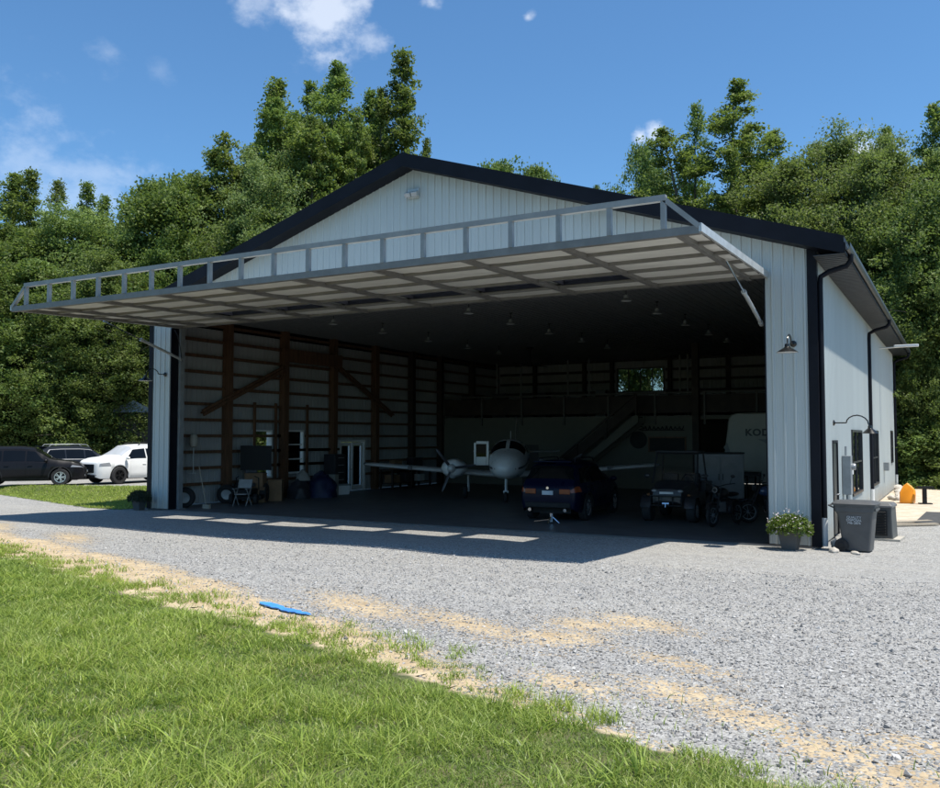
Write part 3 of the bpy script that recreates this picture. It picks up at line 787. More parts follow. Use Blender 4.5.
# ------------------------------------------------------------------ fixtures
M_LAMP = mat('dark_bronze_lamp_metal', (0.05, 0.048, 0.045), .25, .8, .1)
M_LAMPIN = mat('white_enamel', (0.75, 0.74, 0.70), .4)
def gooseneck(loc, rz, label, reach=.85, r=.24, rise_=.15):
    t = empty('gooseneck_lamp', loc, rz, label, 'wall lamp', 'gooseneck lamps on the hangar walls')
    mb = MB(); mb.lathe([(.03, 0), (.075, .0), (.075, .02), (.05, .04), (.02, .05)], axis='x', seg=14); mb.build('backplate', M_LAMP, t, smooth=True)
    pts = [(.03, 0, 0), (reach * .35, 0, 0)]
    for k in range(9):
        a = PI * 1.0 * k / 8
        pts.append((reach * .66 - math.cos(a) * reach * .30 + .0, 0, rise_ * math.sin(a) * 1.1 + (.0 if k < 5 else -.04 * (k - 4) / 4)))
    pts.append((reach, 0, -.10))
    mb = MB(); mb.tube(pts, .016, 8); mb.build('arm', M_LAMP, t, smooth=True)
    x = reach; z = -.27
    mb = MB(); mb.lathe([(.03, z + .20), (.05, z + .19), (.055, z + .13), (.09, z + .10), (r * .7, z + .055), (r, z), (r - .006, z + .0), (r * .69, z + .045), (.08, z + .085), (.01, z + .09)], (x, 0, 0), 'z', 24)
    sh = mb.build('shade', M_LAMP, t, smooth=True)
    mb = MB(); mb.lathe([(r - .012, z + .003), (r * .68, z + .038), (.075, z + .078), (.01, z + .082)], (x, 0, 0), 'z', 24); mb.build('reflector', M_LAMPIN, sh, smooth=True)
    mb = MB(); mb.ball((x, 0, z + .06), (.045, .045, .06), 10, 6); mb.build('bulb', M_LAMPIN, sh, smooth=True)
    return t
gooseneck((-.5, -.03, 4.66), -PI / 2, 'bronze gooseneck lamp on the white front panel right of the open door')
gooseneck((-21.3, -.03, 4.68), -PI / 2, 'gooseneck lamp on the narrow white front panel left of the open door')
gooseneck((.03, 2.5, 2.86), 0, 'bronze gooseneck lamp on the sunlit side wall above the grey bin', rise_=.17, r=.2)

t = empty('flood_light', (-11.0, -.03, 9.62), -PI / 2, 'small twin-head security light high under the gable peak', 'security light')
mb = MB(); mb.b2((0, -.2, -.12), (.05, .2, .16)); mb.build('housing', M_LTGREY, t, bevel=.01)
for s in (-1, 1):
    mb = MB(); mb.box((.13, s * .12, -.02), (.16, .2, .14), rot=Matrix.Rotation(.5, 3, 'Y')); h = mb.build('lamp_head', M_LTGREY, t, bevel=.02)
    mb = MB(); mb.box((.20, s * .12, -.06), (.01, .17, .11), rot=Matrix.Rotation(.5, 3, 'Y')); mb.build('lens', M_CLEARL, h)

t = empty('light_arm', (.03, 18.1, 6.14), 0, 'white arm light sticking out under the side eave near the back', 'arm light')
mb = MB(); mb.tube([(0, 0, 0), (1.0, -.1, .03)], .03, 8); mb.build('arm', M_WHITE, t, smooth=True)
mb = MB(); mb.b2((.55, -.2, -.0), (1.45, .0, .10)); mb.build('lamp_head', M_WHITE, t, bevel=.02)
t = empty('meter_box', (.03, 4.4, .95), 0, 'grey electric meter box on the sunlit side wall', 'meter box')
mb = MB(); mb.b2((0, -.2, 0), (.22, .2, 1.05)); mb.build('cabinet', M_GREY, t, bevel=.01)
mb = MB(); mb.tube([(.1, 0, -.95), (.1, 0, 0)], .035, 8); mb.tube([(.08, 0, 1.05), (.08, 0, 1.3)], .03, 8); mb.build('conduit', M_GREY, t)
mb = MB(); mb.lathe([(.09, 0), (.09, .08), (.07, .11)], (.22, 0, .75), 'x', 16); mb.build('meter', M_CLEARL, t, smooth=True)
t = empty('disconnect_box', (.03, 5.35, 1.45), 0, 'small white box on the side wall beside the grey meter', 'switch box')
mb = MB(); mb.b2((0, -.14, 0), (.16, .14, .3)); mb.build('cabinet', M_WHITE, t, bevel=.01)
mb = MB(); mb.tube([(.07, 0, -1.4), (.07, 0, 0)], .025, 8); mb.build('conduit', M_LTGREY, t)
t = empty('outlet_box', (.03, 19.2, 1.1), 0, 'small grey box low on the side wall toward the back', 'outlet box')
mb = MB(); mb.b2((0, -.25, 0), (.2, .25, .35)); mb.build('cabinet', M_GREY, t, bevel=.01)
mb = MB(); mb.tube([(.05, .25, .25), (.05, .9, .25)], .03, 8); mb.build('conduit', M_LTGREY, t)

# trash cart
t = empty('trash_cart', (.78, -.12, -.015), rad(-5), 'grey wheeled trash cart with white lettering at the hangar corner', 'trash cart')
M_CART = mat('grey_cart_plastic', (0.075, 0.077, 0.078), .55, 0, .1, 4)
def rrect(cx, cy, hx, hy, z, r=.06, n=4):
    pts = []
    for sx, sy, a0 in ((1, 1, 0), (-1, 1, 90), (-1, -1, 180), (1, -1, 270)):
        for k in range(n + 1):
            a = rad(a0 + 90 * k / n)
            pts.append((cx + sx * (hx - r) + r * math.cos(a), cy + sy * (hy - r) + r * math.sin(a), z))
    return pts
mb = MB(); mb.loft([rrect(.02, 0, .28, .25, .03), rrect(.02, 0, .30, .265, .25), rrect(.01, 0, .36, .30, .80), rrect(0, 0, .38, .31, .86), rrect(0, 0, .40, .325, .87), rrect(0, 0, .41, .33, .98), rrect(0, 0, .43, .345, .985), rrect(0, 0, .43, .345, 1.02)])
mb.box((.405, 0, .93), (.06, .5, .05)); mb.build('body', M_CART, t, smooth=30)
mb = MB(); mb.loft([rrect(-.01, 0, .455, .365, 1.022, .08), rrect(-.01, 0, .46, .37, 1.05, .08), rrect(-.02, 0, .40, .30, 1.10, .1), rrect(-.02, 0, .30, .2, 1.115, .1)]); mb.build('lid', M_CART, t, smooth=40)
mb = MB(); mb.tube([(-.42, -.26, .95), (-.53, -.26, 1.0), (-.53, .26, 1.0), (-.42, .26, .95)], .018, 8); mb.build('handle', M_CART, t, smooth=True)
for s in (-1, 1):
    mb = MB(); mb.lathe([(.02, -.035), (.10, -.035), (.14, -.025), (.14, .025), (.10, .035), (.02, .035)], (-.27, s * .30, .14), 'y', 20); w = mb.build('wheel', M_RUBBER, t, smooth=True)
    mb = MB(); mb.lathe([(.02, s * .034), (.07, s * .04), (.06, s * .046)], (-.27, s * .30, .14), 'y', 14); mb.build('hub', M_PLASTIC, w)
M_LETTER = mat('white_lettering', (.6, .62, .62), .6)
def text(body, size, m, parent, loc, rot, name='lettering', align='CENTER', ext=.002, sx=1.0, bold=0.0):
    cu = bpy.data.curves.new(name, 'FONT'); cu.body = body; cu.size = size; cu.align_x = align; cu.extrude = ext; cu.space_line = .85; cu.offset = bold; cu.space_character = 1.12 if bold else 1
    tmp = bpy.data.objects.new(name, cu); COL.objects.link(tmp)
    bpy.context.view_layer.update()
    me = bpy.data.meshes.new_from_object(tmp.evaluated_get(bpy.context.evaluated_depsgraph_get()))
    bpy.data.objects.remove(tmp); me.name = name
    me.materials.clear(); me.materials.append(m)
    o = bpy.data.objects.new(name, me); link(o, parent); o.location = loc; o.rotation_euler = rot; o.scale = (sx, 1, 1)
    return o
text('QUALITY\nDISPOSAL\n746-2876', .072, M_LETTER, t, (.0, -.316, .735), (rad(90 - 3.6), 0, 0))

# generator / air conditioner box behind the bin
t = empty('utility_box', (.92, 2.75, -.02), rad(-4), 'dark louvred utility box behind the grey trash cart', 'utility box')
M_UB = mat('dark_grey_enamel', (.06, .062, .06), .5)
mb = MB(); mb.loft([rrect(0, 0, .46, .42, .05, .03), rrect(0, 0, .43, .40, .80, .03)]); mb.build('cabinet', M_UB, t)
mb = MB(); mb.loft([rrect(0, 0, .46, .43, .802, .03), rrect(0, 0, .46, .43, .84, .03), rrect(0, 0, .40, .38, .90, .03)]); mb.build('lid', mat('grey_enamel_lid', (.13, .13, .125), .5), t)
mb = MB()
mb.b2((-.34, -.445, .12), (.34, -.43, .74))
for k in range(9): mb.box((0, -.45, .17 + k * .065), (.62, .03, .02), rot=Matrix.Rotation(.5, 3, 'X'))
mb.build('grille', M_PLASTIC, t)
mb = MB(); mb.b2((-.5, -.48, 0), (.62, .46, .048)); mb.build('base', mat('pale_pad', (.42, .39, .33), .9), t)

# planters
def foliage_quads(n, spread, size, rnd):
    V = []; F = []; T = []
    for i in range(n):
        th = rnd.uniform(0, 2 * PI); rr = rnd.random() ** .5; el = rnd.random()
        c = Vector((spread[0] * rr * math.cos(th), spread[1] * rr * math.sin(th), spread[2] * el * (1 - .55 * rr * rr) - .12 * (rr > .8) * rnd.random()))
        d = Vector((rnd.gauss(0, 1), rnd.gauss(0, 1), rnd.gauss(.6, .8))).normalized(); u = d.orthogonal().normalized(); w = d.cross(u)
        a = rnd.uniform(0, 2 * PI); p = u * math.cos(a) + w * math.sin(a); q = d.cross(p)
        s = size * rnd.uniform(.6, 1.4); b = len(V)
        V += [c - p * s, c + q * s * .38, c + p * s, c - q * s * .38]; F.append((b, b + 1, b + 2, b + 3)); T += [rnd.random()] * 4
    return V, F, T
M_PLANT = leafmat('potted_plant_leaves', (.07, .14, .02), (.17, .25, .05), (.12, .2, .03), .3)
M_PETAL = leafmat('pale_petals', (.75, .55, .62), (.85, .80, .80), (.8, .65, .7), .3)
M_POT = mat('grey_stone_pot', (.075, .075, .072), .7, bump=.2)
M_PLANTD = leafmat('shaded_potted_leaves', (.02, .03, .018), (.06, .07, .035), (.04, .035, .035), .15)  # darker copy of the leaves, the left planter's shade is in the colour
def planter(loc, label, seed, dark=False, sc=1.0):
    rnd = random.Random(seed)
    t = empty('flower_planter', loc, rnd.uniform(-.2, .2), label, 'planter', 'square flower planters at the door posts')
    mb = MB(); mb.loft([rrect(0, 0, .15, .15, 0, .02), rrect(0, 0, .215, .215, .40, .02), rrect(0, 0, .235, .235, .405, .02), rrect(0, 0, .235, .235, .46, .02), rrect(0, 0, .2, .2, .46, .02), rrect(0, 0, .19, .19, .43, .02)])
    mb.build('pot', M_POT, t)
    V, F, T = foliage_quads(2600, (.50, .42, .36), .045, rnd)
    V = [(v[0], v[1], v[2] + .44) for v in V]
    npmesh('leaves', V, F, M_PLANTD if dark else M_PLANT, t, attrs={'tint': T})
    V, F, T = foliage_quads(260, (.52, .44, .46), .03, rnd); V = [(v[0], v[1], v[2] + .47) for v in V]
    npmesh('blossoms', V, F, M_PLANTD if dark else M_PETAL, t, attrs={'tint': T})
    mb = MB()
    for k in range(16):
        a = rnd.uniform(0, 2 * PI); r = rnd.uniform(.15, .42); mb.tube([(0.03 * math.cos(a), .03 * math.sin(a), .42), (r * .6 * math.cos(a), r * .6 * math.sin(a), .66), (r * math.cos(a), r * math.sin(a), .74 + rnd.uniform(0, .1))], .006, 5)
    mb.build('stems', M_PLANT, t)
    t.scale = (sc, sc, sc)
planter((-.56, -.58, -.02), 'square grey planter of green leaves and pale pink flowers by the right door post', 3)
planter((-22.0, -.45, -.02), 'square planter with shade painted into its dark foliage standing at the left door post', 5, dark=True, sc=.86)

# small things on the ground
def rock(loc, r, m, label, cat, group, seed):
    rnd = random.Random(seed); mb = MB(); mb.ball((0, 0, r[2] * .7), r, 9, 6, .16, rnd)
    o = mb.build('rock', m, None, smooth=50, loc=loc); o.rotation_euler.z = rnd.uniform(0, 3)
    return tag(o, label, cat, group)
M_ROCK = mat('pale_limestone', (.5, .46, .4), .9, 0, .2, 9, bump=.5)
for k, (x, y, r, lb) in enumerate(((.36, -.62, (.17, .10, .07), 'flat pale rock lying against the trash cart wheel'), (.80, -.70, (.22, .08, .04), 'thin tan stone in front of the trash cart'), (.30, .28, (.15, .12, .12), 'grey-white rock beside the downspout boot behind the cart'))):
    rock((x, y, -.03), r, M_ROCK, lb, 'rock', 'rocks round the trash cart', k)
rnd = random.Random(12)
for k in range(14):
    y = rnd.uniform(17, 26.3); x = rnd.uniform(.15, .5) + (26.5 - y) * .02
    s = rnd.uniform(.1, .26); rock((x, y, -.04), (s, s * .8, s * .65), M_ROCK, 'pale rubble stone at the foot of the side wall near its back corner', 'rock', 'rubble stones along the side wall', 30 + k)
M_BOARD = mat('weathered_board', (.34, .29, .22), .85, 0, .2, 4, stretch=(.6, 8, 8))
for k, (p, q, lb) in enumerate((((.75, 6.55, .02), (2.0, 8.1, .02), 'long weathered board lying on the gravel by the side wall'), ((.9, 5.95, .02), (2.2, 7.1, .02), 'nearer weathered board lying on gravel in front of the sandy ground'))):
    mb = MB(); mb.bar(p, q, .2, .05); tag(mb.build('board', M_BOARD), lb, 'board')
mb = MB(); mb.prism([(1.62, 7.3), (1.80, 11.5), (3.7, 11.5), (3.7, 7.4)], 'z', -.02, .03)  # flat dark sheet in place of a shadow cast from out of view
tag(mb.build('shadow_sheet', mat('painted_shadow_grey', (.06, .06, .06), .9, 0, .2, 6, bump=.3)), 'dark flat sheet standing in for a shadow on sandy ground at the right edge', 'mat')  # category 'mat' here is the painted shadow, no real mat
mb = MB()
pl = [(-.24, .04), (-.27, .45), (-.16, .74), (-.02, .86), (.13, .74), (.27, .58), (.27, .22), (.18, .03)]
rings = []
for yy, s in ((0, .86), (.04, 1.0), (.12, 1.0), (.5, .8), (.5, .74), (.14, .9)):
    rings.append([(a * s, yy, .43 + (b - .43) * s) for a, b in pl])
mb.loft(rings)
tb = tag(mb.build('orange_tub', mat('orange_plastic', (.85, .30, .012), .45, 0, .05), smooth=40, loc=(1.0, 15.8, -.02)), 'bright orange tub tipped on its side on the sandy ground', 'tub'); tb.rotation_euler = (rad(-24), 0, rad(-8))
t = empty('metal_stand', (1.62, 15.9, -.02), .3, 'small black stand next to the tipped orange tub', 'stand')
mb = MB(); mb.b2((-.07, -.05, .04), (.07, .05, .6)); mb.build('post', M_PLASTIC, t)
mb = MB(); mb.b2((-.26, -.1, .6), (.3, .1, .66)); mb.build('top', M_PLASTIC, t)
mb = MB(); mb.b2((-.2, -.14, 0), (.24, .14, .04)); mb.build('base', M_PLASTIC, t)
mb = MB()
n = 14; rr_ = random.Random(5); A, B = Vector((-4.62, -13.2)), Vector((-3.6, -13.55)); dd = (B - A).normalized(); pp = Vector((-dd.y, dd.x))
top = []; bot = []
for k in range(n + 1):
    c = A.lerp(B, k / n); wv = rr_.uniform(.045, .085) * (1 if 0 < k < n else .4)
    z = gz1(c.x, c.y) + .022
    top.append((c.x + pp.x * wv, c.y + pp.y * wv, z)); bot.append((c.x - pp.x * wv, c.y - pp.y * wv, z + .01))
mb.loft([[a, b, (b[0], b[1], b[2] - .012), (a[0], a[1], a[2] - .012)] for a, b in zip(top, bot)])
tag(mb.build('blue_strip', mat('blue_plastic', (.07, .30, .80), .45, 0, .15, 6)), 'bright blue plastic strip lying on sandy soil at the lawn edge', 'strip')

# ceiling lights
def ceil_light(first):
    t = empty('ceiling_light', (0, 0, 6.95), 0, None, 'ceiling light', 'pendant lights in rows on the hangar ceiling')
    mb = MB(); mb.tube([(0, 0, 0), (0, 0, -.25)], .012, 6); mb.lathe([(.05, -.03), (.05, 0)], seg=10); mb.build('cord', M_PLASTIC, t)
    mb = MB(); mb.lathe([(.03, -.22), (.07, -.23), (.08, -.33), (.17, -.39), (.18, -.41), (.165, -.41), (.07, -.35), (.02, -.34)], seg=18); mb.build('shade', M_GREY, t, smooth=40)
    mb = MB(); mb.lathe([(.02, -.40), (.14, -.395), (.14, -.405), (.02, -.41)], seg=14); mb.build('lens', M_LAMPIN, t)
    return t
proto = None
rows = {-16.6: 'left', -11.05: 'middle', -5.7: 'right'}
ordw = ['first', 'second', 'third', 'fourth', 'fifth']
for x, rn in rows.items():
    for k, y in enumerate((3.35, 6.4, 9.75, 13.1, 16.2)):
        if proto is None: o = proto = ceil_light(1)
        else: o = copy_tree(proto)
        o.location = (x, y, 6.93)
        o['label'] = f'pendant ceiling light, {ordw[k]} from the door in the {rn} row'
t = empty('ceiling_fan', (-15.6, 17.6, 6.93), .4, 'large ceiling fan on a long rod in front of the loft', 'ceiling fan')
mb = MB(); mb.tube([(0, 0, 0), (0, 0, -.85)], .05, 8); mb.lathe([(.16, 0), (.16, -.06)], seg=12); mb.build('rod', M_PLASTIC, t)
mb = MB(); mb.lathe([(.05, -.72), (.16, -.74), (.16, -.92), (.05, -.95)], seg=14); mb.build('motor', M_PLASTIC, t)
for k in range(6):
    a = k * PI / 3; mb = MB(); mb.bar((.14 * math.cos(a), .14 * math.sin(a), -.84), (1.5 * math.cos(a), 1.5 * math.sin(a), -.86), .16, .02); mb.build('blade', M_PLASTIC, t)

M_SATIN = mat('satin_trim', (.5, .5, .49), .5)
# ------------------------------------------------------------------ vehicles
def interp(x, tb): return float(np.interp(x, [a for a, b in tb], [b for a, b in tb]))
def wheel(parent, loc, r, w, rim_m, side, spokes=5):
    mb = MB(); prof = [(r * .62, -w / 2), (r * .9, -w / 2), (r, -w * .36), (r, w * .36), (r * .9, w / 2), (r * .62, w / 2)]
    mb.lathe(prof + [(r * .62, -w / 2)], loc, 'y', 28)
    o = empty('wheel', (0, 0, 0), 0, parent=parent)
    mb.build('tyre', M_RUBBER, o, smooth=35)
    y = loc[1] + side * w * .40
    mb = MB()
    mb.lathe([(r * .55, -.01), (r * .66, -.012), (r * .66, .012), (r * .55, .01), (r * .55, -.01)], (loc[0], y, loc[2]), 'y', 24)
    mb.lathe([(.02, -.02), (r * .17, -.02), (r * .15, .02), (.02, .02)], (loc[0], y, loc[2]), 'y', 12)
    for k in range(spokes):
        a = 2 * PI * k / spokes
        for dlt in (-.13, .13):
            c, s = math.cos(a + dlt), math.sin(a + dlt); c2, s2 = math.cos(a + dlt * 1.5), math.sin(a + dlt * 1.5)
            mb.bar((loc[0] + c * r * .12, y, loc[2] + s * r * .12), (loc[0] + c2 * r * .58, y, loc[2] + s2 * r * .58), .035 * r / .38, .03, up=(0, 1, 0))
    mb.build('rim', rim_m, o, smooth=35)
    mb = MB(); mb.lathe([(.01, -.004), (r * .6, -.004), (r * .6, .004), (.01, .004)], (loc[0], y - side * .05, loc[2]), 'y', 20); mb.build('brake_disc', M_PLASTIC, o)

def car(label, cat, loc, rz, paint, rim_m, Ln=4.9, hw=.96, hr=1.74, wb=2.87, r=.375, rails=True, chrome_trim=False, clad=True, zbase=0.0, group=None, front=True, style=0, dh=0.0, flat=0.0, cw=0.0):
    t = empty('parked_car', loc, rz, label, cat, group)
    h = Ln / 2; xf = wb / 2 + .02; xr_ = -wb / 2 + .02
    top = [(-h, .98), (-h + .05, 1.08), (-h + .16, 1.20), (-h + .42, hr - .16), (-h + .62, hr - .05), (-h + 1.3, hr), (-.2 + cw, hr + .0), (.35 + cw, hr - .06), (1.02 + cw, 1.17 + (hr - 1.74) * .6 + dh), (1.15 + cw, 1.13 + (hr - 1.74) * .5 + dh), (h - .55, 1.02 + (hr - 1.74) * .5 + dh + .08 * flat), (h - .2, .93 + dh + .16 * flat), (h - .05, .80 + dh * 1.3 + .18 * flat), (h, .70 + dh + .18 * flat)]
    belt = [(-h, .94), (-h + .1, 1.05), (-.5, 1.04 + dh * .7), (1.0, 1.02 + dh), (h - .6, .93 + dh + .06 * flat), (h - .2, .84 + dh + .12 * flat), (h - .05, .74 + dh * 1.2 + .15 * flat), (h, .66 + dh + .15 * flat)]
    plan = [(-h, hw * .74), (-h + .06, hw * .87), (-h + .25, hw * .95), (-h + .9, hw), (h - 1.2, hw), (h - .5, hw * .95), (h - .2, hw * .86), (h - .06, hw * .74), (h, hw * .62)]
    zbot = [(-h, .42), (-h + .15, .32), (-h + .5, .27), (h - .5, .27), (h - .15, .28), (h, .36)]
    ra = r * 1.14
    def ring(x):
        w = interp(x, plan); zt = interp(x, top); zbl = min(interp(x, belt), zt - .015); z0 = interp(x, zbot)
        for xw in (xf, xr_):
            dx = abs(x - xw)
            if dx < ra: z0 = max(z0, r + math.sqrt(ra * ra - dx * dx))
        c = min(1, max(0, (zt - zbl) / .45)); wr = w * .93 * (1 - c) + hw * .70 * c
        zm = min(max(.84, z0 + .04), zbl - .02)
        p = [(w * .93 if z0 < .45 else w * .99, z0), (w * .995, min(z0 + .2, zm - .01)), (w, zm), (w * .955, zbl), (wr, zbl + (zt - zbl) * .84), (wr * .74, zbl + (zt - zbl) * .975), (0, zt)]
        return p
    def P(x, s, sd):
        p = ring(x); s = min(max(s, 0), 5.9999); i = int(s); f = s - i
        return Vector((x, sd * (p[i][0] * (1 - f) + p[i + 1][0] * f), p[i][1] * (1 - f) + p[i + 1][1] * f))
    xs = sorted(set([round(-h + Ln * k / 90, 4) for k in range(91)] + [-h + .03, h - .03] + [xw + ra * math.cos(PI * k / 14) for xw in (xf, xr_) for k in range(15)]))
    rings = []
    for x in xs:
        p = ring(x)
        rings.append([(x, -a, z) for a, z in p] + [(x, a, z) for a, z in reversed(p[:-1])])
    mb = MB(); mb.loft(rings, cap=False, closed=False)
    for ri in (0, len(rings) - 1):
        n = len(rings[ri]); b = ri * n
        for k in range(n // 2): mb.f.append((b + k, b + k + 1, b + n - 2 - k, b + n - 1 - k) if k + 1 < n - 2 - k else (b + k, b + k + 1, b + n - 1 - k))
    body = mb.build('body', paint, t, smooth=38)
    def patch(name, m, fx0, fx1, s0, s1, sides=(-1, 1), off=.006, nx=10, ns=6, parent=t, joined=False):
        mbs = MB(); res = None
        for sd in sides:
            if not joined: mbs = MB()
            g = []
            for j in range(ns + 1):
                s = s0 + (s1 - s0) * j / ns; row = []
                xa, xb = fx0(j / ns), fx1(j / ns)
                for i in range(nx + 1):
                    x = xa + (xb - xa) * i / nx; e = .01
                    a = P(x + e, s, sd) - P(x - e, s, sd); bvec = P(x, min(s + .02, 5.99), sd) - P(x, s - .02, sd)
                    nrm = a.cross(bvec)
                    if nrm.length < 1e-9: nrm = Vector((0, sd, 0))
                    nrm.normalize()
                    if nrm.y * sd < 0 and abs(nrm.y) > .05: nrm = -nrm
                    if abs(nrm.y) <= .05 and nrm.z < 0: nrm = -nrm
                    row.append(tuple(P(x, s, sd) + nrm * off))
                g.append(row)
            mbs.loft(g, cap=False, closed=False)
            if not joined: res = mbs.build(name, m, parent, smooth=60)
        if joined: res = mbs.build(name, m, parent, smooth=60)
        return res
    k = lambda v: (lambda f: v)
    lin = lambda a, b: (lambda f: a + (b - a) * f)
    # glass
    patch('windscreen', M_GLASSL if style == 2 else M_GLASS, lin(1.03 + cw, .98 + cw), lin(.42 + cw, .36 + cw), 4.0, 6.0, joined=True, nx=12)
    patch('rear_window', M_GLASS, k(-h + .2), k(-h + .44), 4.0, 6.0, joined=True, nx=8)
    patch('side_window', M_GLASS, lin(.05, .05), lin(.92 + cw, .42 + cw), 3.12, 3.86)
    patch('side_window', M_GLASS, lin(-.92, -.92), lin(-.02, -.02), 3.12, 3.86)
    patch('side_window', M_GLASS, lin(-h + .42, -h + .72), lin(-.99, -.99), 3.14, 3.84)
    if chrome_trim:
        patch('window_trim', M_SATIN, k(-h + .38), k(.95), 3.04, 3.08, nx=24, ns=1)
        patch('window_trim', M_SATIN, k(-h + .74), k(.42), 3.89, 3.92, nx=24, ns=1)
        patch('window_trim', M_SATIN, lin(-h + .36, -h + .70), lin(-h + .42, -h + .76), 3.05, 3.9, nx=2, ns=6)
    # doors
    for a, b in ((.03, .98), (-.94, .0)):
        for sd in (-1, 1):
            d = patch('door', paint, k(a), k(b), .55, 2.97, sides=(sd,), off=.009, nx=12, ns=8)
            w = hw * 1.0
            mb = MB(); mb.bar((a + .08, sd * (w + .012), .93), (a + .27, sd * (w + .012), .935), .03, .03); mb.build('handle', M_CHROME if chrome_trim else paint, d, bevel=.008)
    if clad:
        patch('sill_trim', M_PLASTIC, k(xr_ + ra + .01), k(xf - ra - .01), .0, .55, off=.012, nx=16, ns=2)
        for xw in (xf, xr_):
            for sd in (-1, 1):
                mb = MB(); g = []
                for q in range(19):
                    a = PI * q / 18; c, s_ = math.cos(a), math.sin(a)
                    y = sd * (interp(xw + ra * c, plan) + .01)
                    g.append([(xw + ra * c * .99, y - sd * .1, r + ra * s_ * .99), (xw + ra * c, y, r + ra * s_), (xw + (ra + .06) * c, y - sd * .004, r + (ra + .06) * s_)])
                mb.loft(g, cap=False, closed=False); mb.build('wheel_arch', M_PLASTIC, t, smooth=60)
    # lamps
    patch('headlight', M_CLEARL, lin(h - .62, h - .55), lin(h - .10, h - .13), 2.15, 2.85, off=.012, nx=8, ns=4)
    patch('taillight', M_REDL, k(-h + .0), lin(-h + .42, -h + .30), 2.2, 3.0, off=.012, nx=8, ns=4)
    for sd in (-1, 1):
        mb = MB(); mb.box((-h - .012, sd * hw * .55, .90), (.03, hw * .34, .15)); mb.build('taillight', M_REDL, t, bevel=.01)
    # front end
    mb = MB(); mb.box((h - .005, 0, .64 + dh * .6 + .07 * flat), (.05, hw * 1.05, .22 + dh + .12 * flat)); g_ = mb.build('grille', M_PLASTIC, t, bevel=.02)
    mb = MB()
    for q in range(5): mb.box((h + .02, 0, .56 + q * .04), (.014, hw * 1.0, .012))
    mb.build('grille_bars', M_CHROME, g_)
    mb = MB(); mb.lathe([(.01, 0), (.07, .0), (.06, .02)], (h + .02, 0, .66), 'x', 16); mb.build('badge', M_CHROME, g_)
    mb = MB(); mb.box((h - .03, 0, .40), (.10, hw * 1.2, .12)); mb.build('bumper_trim', M_PLASTIC, t, bevel=.02)
    for sd in (-1, 1):
        mb = MB(); mb.lathe([(.01, 0), (.05, .0), (.045, .02)], (h - .03, sd * hw * .62, .46), 'x', 12); mb.build('fog_lamp', M_CLEARL, t)
    mb = MB(); mb.box((-h + .02, 0, .50), (.12, hw * 1.45, .16)); mb.build('bumper_trim', M_PLASTIC if clad else paint, t, bevel=.03)
    mb = MB(); mb.box((-h - .015, 0, .86), (.02, .34, .12)); mb.build('licence_plate', mat('plate', (.45, .5, .55), .5), t)
    mb = MB(); mb.lathe([(.01, 0), (.045, 0), (.04, -.015)], (-h - .03 + .02, 0, 1.0), 'x', 14); mb.build('badge', M_CHROME, t)
    for sd in (-1, 1):
        mb = MB(); mb.tube([(-h + .05, sd * .55, .36), (-h - .06, sd * .55, .36)], .05, 12); mb.build('exhaust', M_CHROME, t)
        mb = MB(); mb.ball((.88 + cw, sd * (hw + .10), 1.12 + dh), (.09, .12, .08), 10, 6); mb.tube([(.9 + cw, sd * (hw - .04), 1.05 + dh), (.88 + cw, sd * (hw + .06), 1.10 + dh)], .025, 6); mb.build('mirror', paint, t, smooth=True)
        if rails:
            mb = MB(); zr = hr + .035; y = sd * hw * .60
            mb.tube([(-h + .75, y, zr - .09), (-h + .85, y, zr + .02), (-.2, y, zr + .035), (.15, y, zr + .01), (.3, y, zr - .09)], .02, 6); mb.build('roof_rail', M_GREY if chrome_trim else M_PLASTIC, t, smooth=True)
    mb = MB(); mb.box((-h + .52, 0, hr - .05), (.26, hw * 1.25, .04), rot=Matrix.Rotation(.12, 3, 'Y')); mb.build('spoiler', paint, t, bevel=.015)
    mb = MB(); mb.b2((-h + .35, -hw * .62, .24), (h - .35, hw * .62, .62)); mb.b2((xr_ + ra, -hw * .9, .24), (xf - ra, hw * .9, .5)); mb.build('underbody', M_PLASTIC, t)
    for xw in (xf, xr_):
        for sd in (-1, 1): wheel(t, (xw, sd * (hw - .13), r), r, .24, rim_m, sd, 5)
    return t
def paintmat(n, c): return mat(n, c, .3, 0.0, .04, 1.5, coat=.05, spec=.16)
M_BLKPAINT = paintmat('black_car_paint', (.010, .010, .012)); M_NAVY = paintmat('dark_slate_car_paint', (.018, .022, .030)); M_WHTP = paintmat('white_car_paint', (.74, .74, .72)); M_BLUP = paintmat('deep_blue_car_paint', (.0018, .004, .020))
GP = 'cars parked beyond the verge'
M_BLKRIM = mat('black_alloy', (.02, .02, .02), .35, .6, .1)
car('black crossover parked side-on with bright alloy wheels behind the verge', 'car', (-35.2, 4.25, .25), rad(48), M_BLKPAINT, M_ALLOY, Ln=5.05, hr=1.84, wb=2.9, r=.40, dh=.05, group=GP, rails=False)
car('dark slate SUV with roof rails and chrome window trim between the black and white cars', 'car', (-38.9, 9.7, .25), rad(72), M_NAVY, M_ALLOY, Ln=4.95, hr=1.80, wb=2.85, r=.38, chrome_trim=True, group=GP)
car('white SUV with black wheels parked nose-out beside the left corner of the hangar', 'car', (-33.3, 8.75, .25), rad(-94), M_WHTP, M_BLKRIM, Ln=5.25, hw=1.01, hr=1.90, wb=3.07, r=.42, group=GP, chrome_trim=False, clad=False, style=2, dh=.12, flat=.6, cw=.32)
car('deep blue SUV parked with its tail toward the open hangar door', 'car', (-8.0, 4.75, 0), rad(94), M_BLUP, M_ALLOY, Ln=4.75, hw=.97, hr=1.80, wb=2.85, r=.39, dh=.05)

